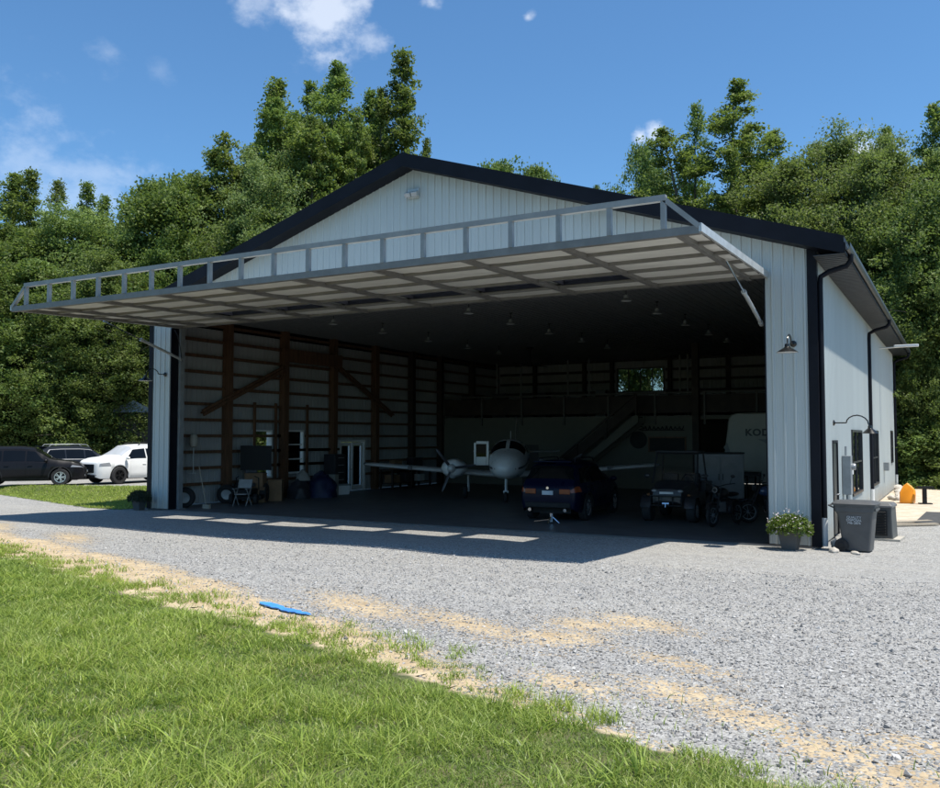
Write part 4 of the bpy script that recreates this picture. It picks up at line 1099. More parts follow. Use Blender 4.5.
# ------------------------------------------------------------------ twin-engine aeroplane
M_PLANE = mat('white_aircraft_paint', (.66, .66, .65), .3, 0, .05, 1.2, coat=.5)
M_STRIPE = mat('dark_aircraft_stripe', (.05, .05, .06), .4)
def aeroplane(loc, rz):
    t = empty('aeroplane', loc, rz, 'white twin-engine aeroplane with its cabin door open inside the hangar', 'aeroplane')
    def ell(x, hw, zc, hh, p=2.3, n=24):
        r = []
        for k in range(n):
            a = 2 * PI * k / n; c, s = math.cos(a), math.sin(a)
            r.append((x, hw * math.copysign(abs(c) ** (2 / p), c), zc + hh * math.copysign(abs(s) ** (2 / p), s)))
        return r
    st = [(2.50, .06, 1.30, .06), (2.42, .24, 1.31, .22), (2.2, .42, 1.34, .37), (1.8, .55, 1.38, .47), (1.3, .62, 1.43, .53), (.95, .65, 1.47, .58), (.55, .67, 1.56, .68), (.1, .68, 1.64, .76), (-.4, .68, 1.66, .77), (-1.4, .68, 1.66, .75), (-2.3, .60, 1.66, .66), (-3.4, .42, 1.66, .48), (-4.6, .25, 1.68, .32), (-5.8, .10, 1.72, .18), (-6.0, .03, 1.74, .08)]
    st = [(a_, b_ * 1.13, c_, d_ * (1.04 if a_ > .3 else 1.0)) for a_, b_, c_, d_ in st]
    mb = MB(); mb.loft([ell(*s) for s in st]); fus = mb.build('fuselage', M_PLANE, t, smooth=50)
    mb = MB()                      # cheat line
    for sd in (-1, 1):
        g = []
        for x in np.linspace(2.3, -4.5, 40):
            hw = np.interp(-x, [-s[0] for s in st], [s[1] for s in st]); zc = np.interp(-x, [-s[0] for s in st], [s[2] for s in st]); hh = np.interp(-x, [-s[0] for s in st], [s[3] for s in st])
            row = []
            for s_ in (-.16, -.05, .02):
                c = (1 - abs(s_) ** 2.3) ** (1 / 2.3); row.append((x, sd * (hw * c + .006), zc + hh * s_))
            g.append(row)
        mb.loft(g, cap=False, closed=False)
    mb.build('stripe', M_STRIPE, fus, smooth=60)
    # windshield panes and side windows laid over the cabin
    def surf(x, th):
        hw = np.interp(-x, [-s[0] for s in st], [s[1] for s in st]); zc = np.interp(-x, [-s[0] for s in st], [s[2] for s in st]); hh = np.interp(-x, [-s[0] for s in st], [s[3] for s in st])
        c, s = math.cos(th), math.sin(th)
        return Vector((x, (hw + .012) * math.copysign(abs(c) ** (2 / 2.3), c), zc + (hh + .012) * math.copysign(abs(s) ** (2 / 2.3), s)))
    for sd in (-1, 1):
        mb = MB(); g = []
        for i in range(7):
            f = i / 6; row = []
            for j in range(7):
                q = j / 6; th = rad(28) + (rad(86) - rad(28)) * q
                x = (.98 + .05 * q) * (1 - f) + (.32 - .05 * q) * f
                p = surf(x, th); row.append((p.x, sd * p.y, p.z))
            g.append(row)
        mb.loft(g, cap=False, closed=False); mb.build('windscreen', M_GLASS, t, smooth=60)
        for a, b in ((.22, -.45), (-.6, -1.2), (-1.35, -1.9)):
            if sd == -1 and a > 0: continue
            mb = MB(); g = []
            for i in range(4):
                row = []
                for j in range(4):
                    p = surf(a + (b - a) * i / 3, rad(8 + 30 * j / 3)); row.append((p.x, sd * p.y, p.z))
                g.append(row)
            mb.loft(g, cap=False, closed=False); mb.build('side_window', M_GLASS, t, smooth=60)
    # wing
    def foil(y, xle, ch, z, th):
        pr = [(0, 0), (.03, .35), (.12, .75), (.3, 1), (.6, .75), (1, .04), (1, -.02), (.6, -.35), (.3, -.5), (.1, -.42), (.02, -.22)]
        return [(xle - a * ch, y, z + b * th) for a, b in pr]
    for sd in (-1, 1):
        mb = MB(); mb.loft([foil(sd * .45, .75, 2.1, .98, .17), foil(sd * 1.2, .70, 1.9, 1.03, .16), foil(sd * 3.6, .42, 1.6, 1.20, .13), foil(sd * 5.6, .40, 1.45, 1.36, .11), foil(sd * 5.85, .30, 1.2, 1.385, .06), foil(sd * 5.93, .1, .8, 1.40, .02)])
        w = mb.build('wing', M_PLANE, t, smooth=40)
        mb = MB(); mb.ball((.05, sd * 5.92, 1.41), (.16, .05, .05), 10, 6); mb.build('wingtip_light', M_CLEARL, w)
        mb = MB(); mb.b2((.32, sd * 3.9, 1.20), (.52, sd * 4.05, 1.34)); mb.build('landing_light', M_STRIPE, w)
        yc = sd * 2.1
        mb = MB()
        rr = [(1.80, .18, .17), (1.72, .36, .30), (1.45, .46, .36), (.9, .48, .38), (.2, .44, .33), (-.6, .26, .2), (-1.3, .08, .08)]
        mb.loft([[(x, yc + hw * math.cos(2 * PI * k / 20), 1.30 - .02 * (1.8 - x) + hh * math.sin(2 * PI * k / 20)) for k in range(20)] for x, hw, hh in rr])
        nc = mb.build('engine_nacelle', M_PLANE, t, smooth=50)
        for q in (-1, 1):
            mb = MB(); mb.ball((1.72, yc + q * .2, 1.34), (.05, .09, .10), 10, 6); mb.build('air_intake', M_STRIPE, nc)
        mb = MB(); mb.ball((1.45, yc, .99), (.22, .14, .10), 10, 6); mb.build('cowl_scoop', M_PLANE, nc, smooth=True)
        pr = empty('propeller', (0, 0, 0), 0, parent=t)
        mb = MB(); mb.lathe([(.17, 1.79), (.165, 1.88), (.13, 2.0), (.07, 2.1), (.01, 2.13)], (0, yc, 1.30), 'x', 18); mb.build('spinner', M_PLANE, pr, smooth=True)
        for k in range(3):
            a = rad((8 if sd < 0 else 35) + 120 * k); c, s = math.cos(a), math.sin(a)
            mb = MB(); g = []
            for q in range(8):
                f = q / 7; rad_ = .12 + .84 * f; ww = .075 * (1 - .35 * f) * (1 if q < 7 else .5); tw = .9 - .6 * f
                for_ = []
                for u, v in ((-1, 0), (0, .018), (1, 0), (0, -.018)):
                    tx = u * ww * math.sin(tw) + v * math.cos(tw); tt = u * ww * math.cos(tw) - v * math.sin(tw)
                    for_.append((1.88 + tx, yc + rad_ * c - tt * s, 1.30 + rad_ * s + tt * c))
                g.append(for_)
            mb.loft(g); mb.build('blade', M_STRIPE, pr, smooth=50)
        # main gear
        mb = MB(); mb.tube([(-.45, sd * 1.7, 1.0), (-.45, sd * 1.7, .28)], .05, 8); mb.tube([(-.45, sd * 1.7, .6), (-.75, sd * 1.7, 1.0)], .03, 6); g_ = mb.build('main_gear', M_LTGREY, t)
        mb = MB(); mb.lathe([(.05, -.08), (.2, -.09), (.25, -.05), (.25, .05), (.2, .09), (.05, .08)], (-.45, sd * 1.7 + sd * .12, .25), 'y', 20); mb.build('tyre', M_RUBBER, g_, smooth=35)
        # tailplane
        mb = MB(); mb.loft([foil(sd * .06, -4.9, 1.1, 1.80, .07), foil(sd * 2.0, -5.2, .8, 1.84, .04)]); mb.build('tailplane', M_PLANE, t, smooth=40)
    mb = MB(); mb.tube([(1.75, 0, 1.0), (1.88, 0, .22)], .055, 8); mb.tube([(1.4, 0, .95), (1.83, 0, .55)], .03, 6); mb.box((1.9, 0, .42), (.06, .2, .08)); g_ = mb.build('nose_gear', M_LTGREY, t)
    mb = MB(); mb.lathe([(.04, -.06), (.16, -.075), (.21, -.045), (.21, .045), (.16, .075), (.04, .06)], (1.92, 0, .21), 'y', 20); mb.build('tyre', M_RUBBER, g_, smooth=35)
    mb = MB()
    def vf(x0, x1, z): return [(x0, -.001, z), ((x0 + x1) / 2 + .15, .045, z), (x1, .0, z), ((x0 + x1) / 2 + .15, -.045, z)]
    mb.loft([vf(-3.9, -5.9, 1.9), vf(-4.7, -6.05, 2.35), vf(-5.35, -6.3, 3.45)]); mb.build('fin', M_PLANE, t, smooth=40)
    # open cabin door on the starboard side
    mb = MB()
    def fr(y0, y1, z0, z1): mb.b2((.60, y0, z0), (.66, y1, z1))
    fr(-1.36, -1.27, 1.38, 2.28); fr(-.86, -.76, 1.38, 2.34); fr(-1.27, -.86, 1.38, 1.72); fr(-1.27, -.86, 2.22, 2.34)
    d = mb.build('cabin_door', M_PLANE, t, bevel=.02)
    mb = MB(); mb.b2((.625, -1.27, 1.72), (.632, -.86, 2.22)); mb.build('pane', M_GLASS, d)
    mb = MB(); mb.tube([(-1.0, .0, 2.4), (-1.1, 0, 2.75)], .012, 6); mb.build('antenna', M_PLANE, t)
    return t
hd = rad(-67)
aeroplane((-12.3 - 1.92 * math.cos(hd), 8.45 - 1.92 * math.sin(hd), 0), hd)

# ------------------------------------------------------------------ side-by-side buggy
def buggy(loc, rz):
    t = empty('utility_buggy', loc, rz, 'dark side-by-side utility buggy with roll cage facing out of the hangar', 'utility vehicle')
    M_B = mat('dark_buggy_plastic', (.022, .024, .028), .45, 0, .1, coat=.2); M_C = mat('black_cage_tube', (.015, .015, .016), .45, .3)
    mb = MB()
    sec = [(1.45, .30, .62, .86), (1.40, .42, .55, .98), (1.0, .62, .50, 1.08), (.55, .66, .45, 1.16), (.40, .70, .42, 1.18)]
    mb.loft([rrect(0, 0, 1, 1, 0, .1, 2) and [(x, a * hw, z0 + (z1 - z0) * b) for a, b in ((-1, 0), (-1, .7), (-.8, .95), (-.3, 1), (.3, 1), (.8, .95), (1, .7), (1, 0))] for x, hw, z0, z1 in sec]); mb.build('hood', M_B, t, smooth=35)
    mb = MB(); mb.b2((-1.45, -.68, .38), (.45, .68, .50)); mb.b2((-1.45, -.72, .82), (-.55, .72, 1.12)); mb.b2((-.5, -.72, .45), (.4, -.62, .85)); mb.b2((-.5, .62, .45), (.4, .72, .85)); mb.build('body', M_B, t, bevel=.03)
    for sd in (-1, 1):
        mb = MB(); mb.box((-.1, sd * .33, .72), (.5, .5, .16)); mb.box((-.38, sd * .33, 1.08), (.14, .48, .62), rot=Matrix.Rotation(-.15, 3, 'Y')); mb.build('seat', M_PLASTIC, t, bevel=.04)
        mb = MB(); mb.tube([(.48, sd * .68, 1.10), (.12, sd * .62, 2.0), (-.62, sd * .62, 2.02), (-.72, sd * .7, 1.1)], .028, 8); mb.build('cage_tube', M_C, t, smooth=True)
        for x in (1.02, -1.0):
            wheel(t, (x, sd * .66, .33), .33, .27, M_GREY, sd, 6)
            mb = MB(); g = []
            for q in range(11):
                a = rad(10) + rad(160) * q / 10; c, s = math.cos(a) * .42, math.sin(a) * .42; g.append([(x + c, sd * .50, .36 + s), (x + c, sd * .80, .36 + s), (x + c, sd * .81, .33 + s)])
            mb.loft(g, cap=False, closed=False); mb.build('fender', M_B, t, smooth=60)
        mb = MB(); mb.ball((1.36, sd * .36, .92), (.06, .12, .05), 10, 6); mb.build('headlight', M_CLEARL, t, smooth=True)
        mb = MB(); mb.ball((1.22, sd * .60, .80), (.04, .06, .035), 8, 5); mb.build('marker_light', mat('amber_plastic', (.16, .06, .015), .4), t)
        mb = MB(); mb.ball((.42, sd * .86, 1.32), (.05, .10, .07), 8, 5); mb.tube([(.45, sd * .66, 1.25), (.42, sd * .8, 1.3)], .012, 5); mb.build('mirror', M_B, t, smooth=True)
    mb = MB(); mb.tube([(.12, -.62, 2.0), (.12, .62, 2.0)], .028, 8); mb.tube([(-.62, -.62, 2.02), (-.62, .62, 2.02)], .028, 8); mb.build('cage_tube', M_C, t, smooth=True)
    mb = MB(); mb.box((-.25, 0, 2.055), (.95, 1.34, .05)); mb.build('roof', M_B, t, bevel=.02)
    mb = MB(); mb.add([(.46, -.6, 1.2), (.46, .6, 1.2), (.14, .58, 1.96), (.14, -.58, 1.96), (.455, -.6, 1.2), (.455, .6, 1.2), (.135, .58, 1.96), (.135, -.58, 1.96)], [(0, 1, 2, 3), (7, 6, 5, 4), (0, 4, 5, 1), (1, 5, 6, 2), (2, 6, 7, 3), (3, 7, 4, 0)]); mb.build('windscreen', M_PANE, t)
    mb = MB(); mb.tube([(1.5, -.45, .5), (1.55, -.45, .78), (1.55, .45, .78), (1.5, .45, .5)], .025, 8); mb.tube([(1.52, -.2, .5), (1.56, -.2, .78)], .02, 6); mb.tube([(1.52, .2, .5), (1.56, .2, .78)], .02, 6); mb.tube([(1.5, -.45, .5), (1.5, .45, .5)], .025, 8); mb.build('bumper', M_C, t, smooth=True)
    mb = MB(); mb.b2((1.46, -.2, .84), (1.475, .2, .90)); mb.build('nameplate', M_LTGREY, t)
    mb = MB(); mb.lathe([(.03, -.1), (.06, -.1), (.06, .1), (.03, .1)], (1.52, 0, .56), 'y', 12); mb.tube([(1.58, 0, .56), (1.6, 0, .46)], .015, 6); mb.build('winch', M_CHROME, t)
    mb = MB(); mb.lathe([(.17, -.015), (.19, 0), (.17, .015), (.155, 0), (.17, -.015)], (.2, .33, 1.18), 'x', 18); mb.tube([(.2, .33, 1.18), (.42, .33, 1.05)], .02, 6); mb.build('steering_wheel', M_PLASTIC, t)
    return t
buggy((-4.75, 5.3, 0), rad(-88))

# ------------------------------------------------------------------ motorcycles
def motorcycle(loc, rz, label, tank_m, steer=.35):
    t = empty('motorcycle', loc, rz, label, 'motorcycle', 'motorcycles inside the right side of the door')
    for nm, x in (('front', .72), ('rear', -.70)):
        mb = MB(); pr = []
        R, r = .32, .055
        for k in range(11): a = 2 * PI * k / 10; pr.append((R - r + r * math.cos(a) + .0, r * math.sin(a)))
        mb.lathe(pr, (x, 0, .32), 'y', 28)
        w = empty('wheel', (0, 0, 0), 0, parent=t); mb.build('tyre', M_RUBBER, w, smooth=True)
        mb = MB(); mb.lathe([(.2, -.03), (.22, -.03), (.22, .03), (.2, .03), (.2, -.03)], (x, 0, .32), 'y', 20); mb.lathe([(.01, -.06), (.05, -.06), (.05, .06), (.01, .06)], (x, 0, .32), 'y', 10)
        for k in range(9): a = 2 * PI * k / 9; mb.tube([(x, 0, .32), (x + .2 * math.cos(a), 0, .32 + .2 * math.sin(a))], .008, 5)
        mb.build('rim', M_GREY, w)
    mb = MB()
    for sd in (-1, 1): mb.tube([(.72, sd * .09, .32), (.38, sd * .09, 1.08)], .026, 8)
    mb.build('fork', M_PLASTIC, t, smooth=True)
    mb = MB(); mb.tube([(.42, 0, 1.0), (.1, 0, .55), (-.2, 0, .4), (-.35, 0, .7), (.42, 0, .95)], .03, 6); mb.tube([(-.2, .1, .42), (-.7, .1, .32)], .025, 6); mb.tube([(-.2, -.1, .42), (-.7, -.1, .32)], .025, 6); mb.build('frame', M_PLASTIC, t)
    mb = MB(); mb.ball((.16, 0, .92), (.28, .15, .15), 14, 9); mb.build('fuel_tank', tank_m, t, smooth=True)
    mb = MB(); mb.ball((-.38, 0, .86), (.40, .13, .07), 12, 7); mb.build('seat', M_PLASTIC, t, smooth=True)
    mb = MB(); mb.b2((-.18, -.14, .38), (.22, .14, .68)); mb.lathe([(.09, -.2), (.12, -.16), (.12, .16), (.09, .2)], (-.02, 0, .45), 'y', 14); mb.build('engine', M_TOTE, t, bevel=.02)
    mb = MB(); mb.tube([(.24, -.12, .5), (.2, -.17, .3), (-.3, -.18, .34), (-.8, -.19, .52)], [.025, .03, .045, .055], 10); mb.build('exhaust', M_CHROME, t, smooth=True)
    c, s = math.cos(steer), math.sin(steer)
    mb = MB(); mb.tube([(.30 - s * .38 - .06, .40 * c, 1.20), (.36 - s * .2, .2 * c, 1.17), (.38, 0, 1.10), (.36 + s * .2, -.2 * c, 1.17), (.30 + s * .38 - .06, -.40 * c, 1.20)], .014, 8); mb.build('handlebar', M_PLASTIC, t, smooth=True)
    for q in (1, -1):
        mb = MB(); mb.tube([(.34 - q * s * .3, q * .3 * c, 1.2), (.32 - q * s * .3, q * .36 * c, 1.36)], .008, 5); mb.ball((.31 - q * s * .3, q * .38 * c, 1.40), (.02, .075, .045), 8, 5); mb.build('mirror', M_PLASTIC, t)
    mb = MB(); mb.ball((.50, 0, 1.02), (.09, .11, .11), 12, 8); mb.build('headlight', M_PLASTIC, t, smooth=True)
    mb = MB(); mb.lathe([(.005, .0), (.08, .0)], (.575, 0, 1.02), 'x', 12); mb.build('headlight_lens', M_CLEARL, t)
    for x, a0, a1 in ((.72, 30, 150), (-.7, 20, 140)):
        mb = MB(); g = []
        for q in range(9):
            a = rad(a0 + (a1 - a0) * q / 8); g.append([(x + .37 * math.cos(a), -.07, .32 + .37 * math.sin(a)), (x + .385 * math.cos(a), 0, .32 + .385 * math.sin(a)), (x + .37 * math.cos(a), .07, .32 + .37 * math.sin(a))])
        mb.loft(g, cap=False, closed=False); mb.build('mudguard', tank_m, t, smooth=60)
    mb = MB(); mb.tube([(-.1, .12, .4), (-.15, .34, .02)], .012, 6); mb.build('kickstand', M_PLASTIC, t)
    return t
motorcycle((-3.05, 4.0, 0), rad(-105), 'dark motorcycle with wide handlebars in front of the white cabinet', mat('black_tank_paint', (.015, .015, .017), .3, coat=.6))
motorcycle((-2.0, 5.4, 0), rad(-150), 'motorcycle with a dark blue tank parked against the right door post', mat('blue_tank_paint', (.03, .06, .13), .3, coat=.6), steer=-.2)

# ------------------------------------------------------------------ trailer and cabinet
t = empty('camper_trailer', (-2.7, 13.8, 0), 0, 'cream camper trailer with black KODIAK lettering at the back right of the hangar', 'camper')
mb = MB(); poly = [(-2.45, 1.18), (-2.18, 3.2), (-2.05, 3.36), (-1.85, 3.42), (2.3, 3.42), (2.4, 3.3), (2.4, .7), (-1.0, .7), (-1.0, 1.18)]
mb.prism([(a, b) for a, b in poly], 'y', -1.15, 1.15); mb.build('body', mat('cream_camper_skin', (.22, .21, .175), .4, 0, .05), t, bevel=.06)
mb = MB(); mb.prism([(-1.1, 2.42), (-.15, 2.42), (-.15, 1.95)], 'y', -1.158, -1.152); mb.build('decal', mat('grey_decal', (.12, .12, .12), .5), t); mb = MB(); mb.prism([(-2.38, 2.1), (-2.02, 1.62), (-2.24, 2.3)], 'y', -1.158, -1.152); mb.build('decal', mat('grey_decal', (.12, .12, .12), .5), t)
text('KODIAK', .35, mat('black_lettering', (.015, .015, .015), .5), t, (-1.56, -1.154, 2.56), (rad(90), 0, 0), align='LEFT', sx=1.08, bold=.014)
mb = MB(); mb.b2((-2.2, -1.0, 1.02), (2.3, 1.0, 1.16)); mb.tube([(-2.0, 0, 1.1), (-2.0, 0, .4)], .06, 8); mb.tube([(-1.6, -.8, 1.1), (-1.6, -.8, 0)], .04, 8); mb.tube([(-1.6, .8, 1.1), (-1.6, .8, 0)], .04, 8); mb.build('chassis', M_PLASTIC, t)
for sd in (-1, 1):
    for x in (.6, 1.5): wheel(t, (x, sd * 1.0, .36), .36, .22, M_LTGREY, sd, 6)
t = empty('storage_cabinet', (-4.1, 7.9, 0), rad(22), 'tall pale grey storage cabinet behind the dark motorcycle', 'cabinet')
M_CAB = mat('pale_cabinet_enamel', (.21, .22, .225), .45)
mb = MB(); mb.b2((-.78, -.3, .5), (.72, .3, 1.95)); mb.build('body', M_CAB, t, bevel=.02)
for a, b in ((-.76, -.04), (-.02, .70)):
    mb = MB(); mb.b2((a, -.325, .53), (b, -.303, 1.86)); d = mb.build('door', M_CAB, t, bevel=.006)
    mb = MB(); mb.b2(((-.10 if a < -.5 else .03), -.35, 1.1), ((-.08 if a < -.5 else .05), -.327, 1.3)); mb.build('handle', M_PLASTIC, d)
mb = MB(); mb.b2((-.78, -.3, .0), (.72, .3, .495)); mb.build('base', M_PLASTIC, t)
mb = MB(); mb.b2((-.8, -.32, 1.955), (.74, .32, 2.0)); mb.build('top', M_PLASTIC, t)

# wall decor on the room under the loft
t = empty('round_sign', (-10.75, LY - 1.3 + 1.29, 2.36), 0, 'dark round sign on the cream wall under the loft', 'sign')
mb = MB(); mb.lathe([(.02, 0), (.42, 0), (.42, .03), (.02, .03)], (0, -.03, 0), 'y', 28); mb.build('disc', M_PLASTIC, t)
mb = MB(); mb.lathe([(.36, -.006), (.40, -.006), (.40, 0), (.36, 0), (.36, -.006)], (0, -.03, 0), 'y', 28); mb.build('rim', M_PLASTIC, t)
# dark cut-out script ornament above the notice board (its words cannot be read in the photograph)
mb = MB(); pts = []
pts += [(.05, 0, .12), (-.12, 0, .2), (-.1, 0, .05), (.05, 0, -.02), (.02, 0, -.16), (-.16, 0, -.12)]
for k in range(190): pts.append((.1 + k * .0102 + .02 * math.cos(k * .31), 0, -.05 + (.075 + .03 * math.sin(k * .07)) * math.sin(k * .31)))
mb.tube(pts, .026, 5); mb.b2((.05, -.01, -.17), (2.05, .01, -.13))
tag(mb.build('script_sign', M_PLASTIC, loc=(-10.55, LY + .0, 2.98)), 'dark cut-out script sign on the cream wall under the loft', 'sign')
t = empty('notice_board', (-9.35, LY + .05, 2.15), 0, 'dark framed board on the cream wall right of the round sign', 'board')
mb = MB(); mb.b2((-.85, -.03, -.30), (.85, .0, .30)); mb.build('panel', M_PLASTIC, t)
mb = MB()
for q in ((-.92, .92, .30, .37), (-.92, .92, -.37, -.30), (-.92, -.85, -.30, .30), (.85, .92, -.30, .30)): mb.b2((q[0], -.05, q[2]), (q[1], -.0, q[3]))
mb.build('frame', M_WOOD, t)
# white poles standing on the loft
mb = MB(); mb.tube([(0, 0, 0), (0, 0, 3.1)], .05, 8); mb.b2((-.1, -.1, 0), (.1, .1, .03))
pole0 = mb.build('white_pole', mat('off_white_pole', (.22, .22, .215), .5)); pole0['category'] = 'pole'; pole0['group'] = 'white poles standing on the loft'
for k, (x, y) in enumerate(((-19.72, 22), (-18.23, 22), (-15.43, 22), (-14.23, 22), (-9.36, 22), (-8.85, 21.6))):
    o = pole0 if k == 0 else pole0.copy()
    if k: COL.objects.link(o)
    o.location = (x, y, 3.53)
    o['label'] = f'{ordw[k] if k < 5 else "sixth"} slim white pole from the left on the loft'
# boxes on the loft
rnd = random.Random(21)
M_CARD = mat('brown_cardboard', (.22, .13, .07), .85, 0, .15, 3)
def carton(loc, d, rz, label, m=M_CARD, cat='box', group=None, name='storage_box'):
    t = empty(name, loc, rz, label, cat, group)
    mb = MB(); mb.b2((-d[0] / 2, -d[1] / 2, 0), (d[0] / 2, d[1] / 2, d[2])); mb.build('body', m, t, bevel=.01)
    mb = MB(); mb.b2((-d[0] / 2 - .012, -d[1] / 2 - .012, d[2] + .002), (d[0] / 2 + .012, d[1] / 2 + .012, d[2] + .03)); mb.build('lid', m, t)
    return t
for k, x in enumerate((-20.8, -18.9, -17.2, -16.4, -13.1, -11.9)):
    carton((x, 21.0 + rnd.uniform(-.3, .3), 3.53), (rnd.uniform(.5, .9), .5, rnd.uniform(1.05, 1.35)), rnd.uniform(-.3, .3), 'dark storage tote standing on the loft behind its railing', M_TOTE, 'tote', 'totes stored on the loft')

# ------------------------------------------------------------------ clutter along the left wall
M_CHAIR = mat('off_white_chair_plastic', (.26, .26, .255), .5)
def chair(loc, rz):
    t = empty('folding_chair', loc, rz, 'white folding chair standing open just inside the left of the door', 'chair')
    for sd in (-1, 1):
        mb = MB(); mb.tube([(-.25, sd * .25, 0), (.2, sd * .25, .62)], .018, 6); mb.build('leg', M_CHAIR, t)
        mb = MB(); mb.tube([(.25, sd * .25, 0), (-.2, sd * .25, .62), (-.3, sd * .25, .95)], .018, 6); mb.build('leg', M_CHAIR, t)
        mb = MB(); mb.b2((-.22, sd * .25 - .03, .60), (.25, sd * .25 + .03, .63)); mb.build('armrest', M_CHAIR, t)
    mb = MB(); mb.b2((-.18, -.22, .40), (.2, .22, .43)); mb.build('seat', M_CHAIR, t)
    mb = MB(); mb.box((-.27, 0, .78), (.03, .46, .32), rot=Matrix.Rotation(-.25, 3, 'Y')); mb.build('backrest', M_CHAIR, t)
chair((-20.15, 2.6, 0), rad(-70))
def mower(loc, rz):
    t = empty('riding_mower', loc, rz, 'black wheeled riding machine parked inside by the left door post', 'mower')
    for sd in (-1, 1):
        wheel(t, (-.45, sd * .5, .36), .36, .26, M_PLASTIC, sd, 5); wheel(t, (.7, sd * .45, .2), .2, .14, M_PLASTIC, sd, 5)
    mb = MB(); mb.b2((-.9, -.34, .35), (.85, .34, .55)); mb.b2((-.95, -.36, .55), (-.35, .36, .9)); mb.build('body', M_PLASTIC, t, bevel=.05)
    mb = MB(); mb.b2((-.1, -.6, .14), (.55, .6, .32)); mb.build('deck', M_PLASTIC, t, bevel=.05)
    mb = MB(); mb.box((-.15, 0, .68), (.45, .5, .14)); mb.box((-.38, 0, .98), (.12, .48, .55), rot=Matrix.Rotation(-.2, 3, 'Y')); mb.build('seat', M_TOTE, t, bevel=.05)
    mb = MB(); mb.tube([(.1, -.42, .5), (.15, -.42, .95), (.3, -.3, 1.02)], .02, 6); mb.tube([(.1, .42, .5), (.15, .42, .95), (.3, .3, 1.02)], .02, 6); mb.build('steering_lever', M_PLASTIC, t)
mower((-20.9, 3.7, 0), rad(-60))
def spare(loc, tilt, lb):
    t = empty('spare_tyre', loc, 0, lb, 'tyre', 'loose tyres by the left wall'); t.rotation_euler = (tilt, 0, .6)
    mb = MB(); mb.lathe([(.2, -.11), (.32, -.12), (.36, -.08), (.36, .08), (.32, .12), (.2, .11), (.2, -.11)], (0, 0, .36), 'y', 26); mb.build('tread', M_RUBBER, t, smooth=40)
    mb = MB(); mb.lathe([(.02, -.02), (.2, -.06), (.2, .06), (.02, .02)], (0, 0, .36), 'y', 20); mb.build('rim', M_LTGREY, t, smooth=40)
spare((-21.3, .95, 0), 0.12, 'loose tyre standing just behind the left door post')
spare((-21.4, 3.1, 0), 0.2, 'loose tyre leaning on the left wall behind the black machine')
t = empty('broom', (-20.55, 1.0, 0), 0, 'long-handled broom leaning behind the left door post', 'broom')
mb = MB(); mb.tube([(.25, 0, .1), (-.35, .2, 1.5)], .016, 6); mb.build('handle', M_BOARD, t)
mb = MB(); mb.box((.27, 0, .07), (.3, .1, .14)); mb.build('head', M_BOARD, t)
t = empty('work_light', (-21.55, 1.55, 1.2), 0, 'pale globe light on a stick against the left wall', 'work light')
mb = MB(); mb.tube([(0, 0, 0), (0, 0, .95)], .022, 6); mb.b2((-.12, -.12, -.03), (.02, .12, .0)); mb.build('pole', M_LTGREY, t)
mb = MB(); mb.lathe([(.04, .92), (.13, .96), (.16, 1.1), (.15, 1.3), (.1, 1.4), (.02, 1.42)], seg=14); mb.build('globe', mat('cream_globe', (.34, .32, .27), .5), t, smooth=True)
k = 0
for x, y, d, z, rz, lb in ((-20.9, 4.15, (.75, .55, .55), 0, .5, 'lower cardboard carton under the black television'), (-20.95, 4.15, (.72, .52, .5), .585, .42, 'upper cardboard carton holding the black television'), (-20.75, 5.05, (.55, .5, .8), 0, .6, 'cardboard carton standing right of the television stack')):
    carton((x, y, z), d, rz, lb, M_CARD, 'carton', 'brown cardboard cartons by the left wall', 'cardboard_carton')
t = empty('television', (-20.95, 4.15, 1.12), rad(30), 'large black flat television set on cardboard cartons', 'television')
mb = MB(); mb.b2((-.60, -.03, .1), (.60, .03, 1.05)); mb.build('panel', M_PLASTIC, t, bevel=.01)
mb = MB(); mb.b2((-.58, -.036, .13), (.58, -.032, 1.03)); mb.build('screen', mat('unlit_screen', (.006, .006, .007), .5, spec=.2), t)
mb = MB(); mb.b2((-.3, -.13, 0), (.3, .13, .02)); mb.b2((-.05, -.02, .02), (.05, .02, .1)); mb.build('stand', M_PLASTIC, t)
def heap(name, loc, r, m, lb, cat, seed):
    mb = MB(); n, q = 22, 10; rr2 = random.Random(seed); rings = []
    for i in range(q + 1):
        th = PI / 2 * i / q; ring = []
        for kk in range(n):
            a = 2 * PI * kk / n; v = Vector((math.cos(a) * math.cos(th), math.sin(a) * math.cos(th), math.sin(th)))
            f = 1 + .28 * mnoise.noise(v * 2.2 + Vector((seed, 0, 0))) + .12 * mnoise.noise(v * 6 + Vector((0, seed, 0)))
            ring.append((v.x * r[0] * f, v.y * r[1] * f, max(0, v.z * r[2] * f)))
        rings.append(ring)
    mb.loft(rings); o = mb.build(name, m, None, smooth=60, loc=loc); return tag(o, lb, cat)
M_TARP = mat('blue_tarp', (.006, .011, .05), .6, 0, .2, 5, bump=.4, bscale=8)
heap('tarp_bundle', (-20.6, 7.6, 0), (.75, .6, .95), M_TARP, 'crumpled blue tarp bundle on the floor by the left wall', 'tarp', 2)
heap('duffel_bag', (-20.9, 6.6, 0), (.5, .45, .75), M_TOTE, 'dark duffel bag between the cartons and the blue tarp', 'bag', 5)
heap('soft_bag', (-20.8, 6.75, .72), (.32, .28, .4), mat('grey_cloth', (.25, .24, .22), .8), 'pale grey bag resting on the dark duffel', 'bag', 9)
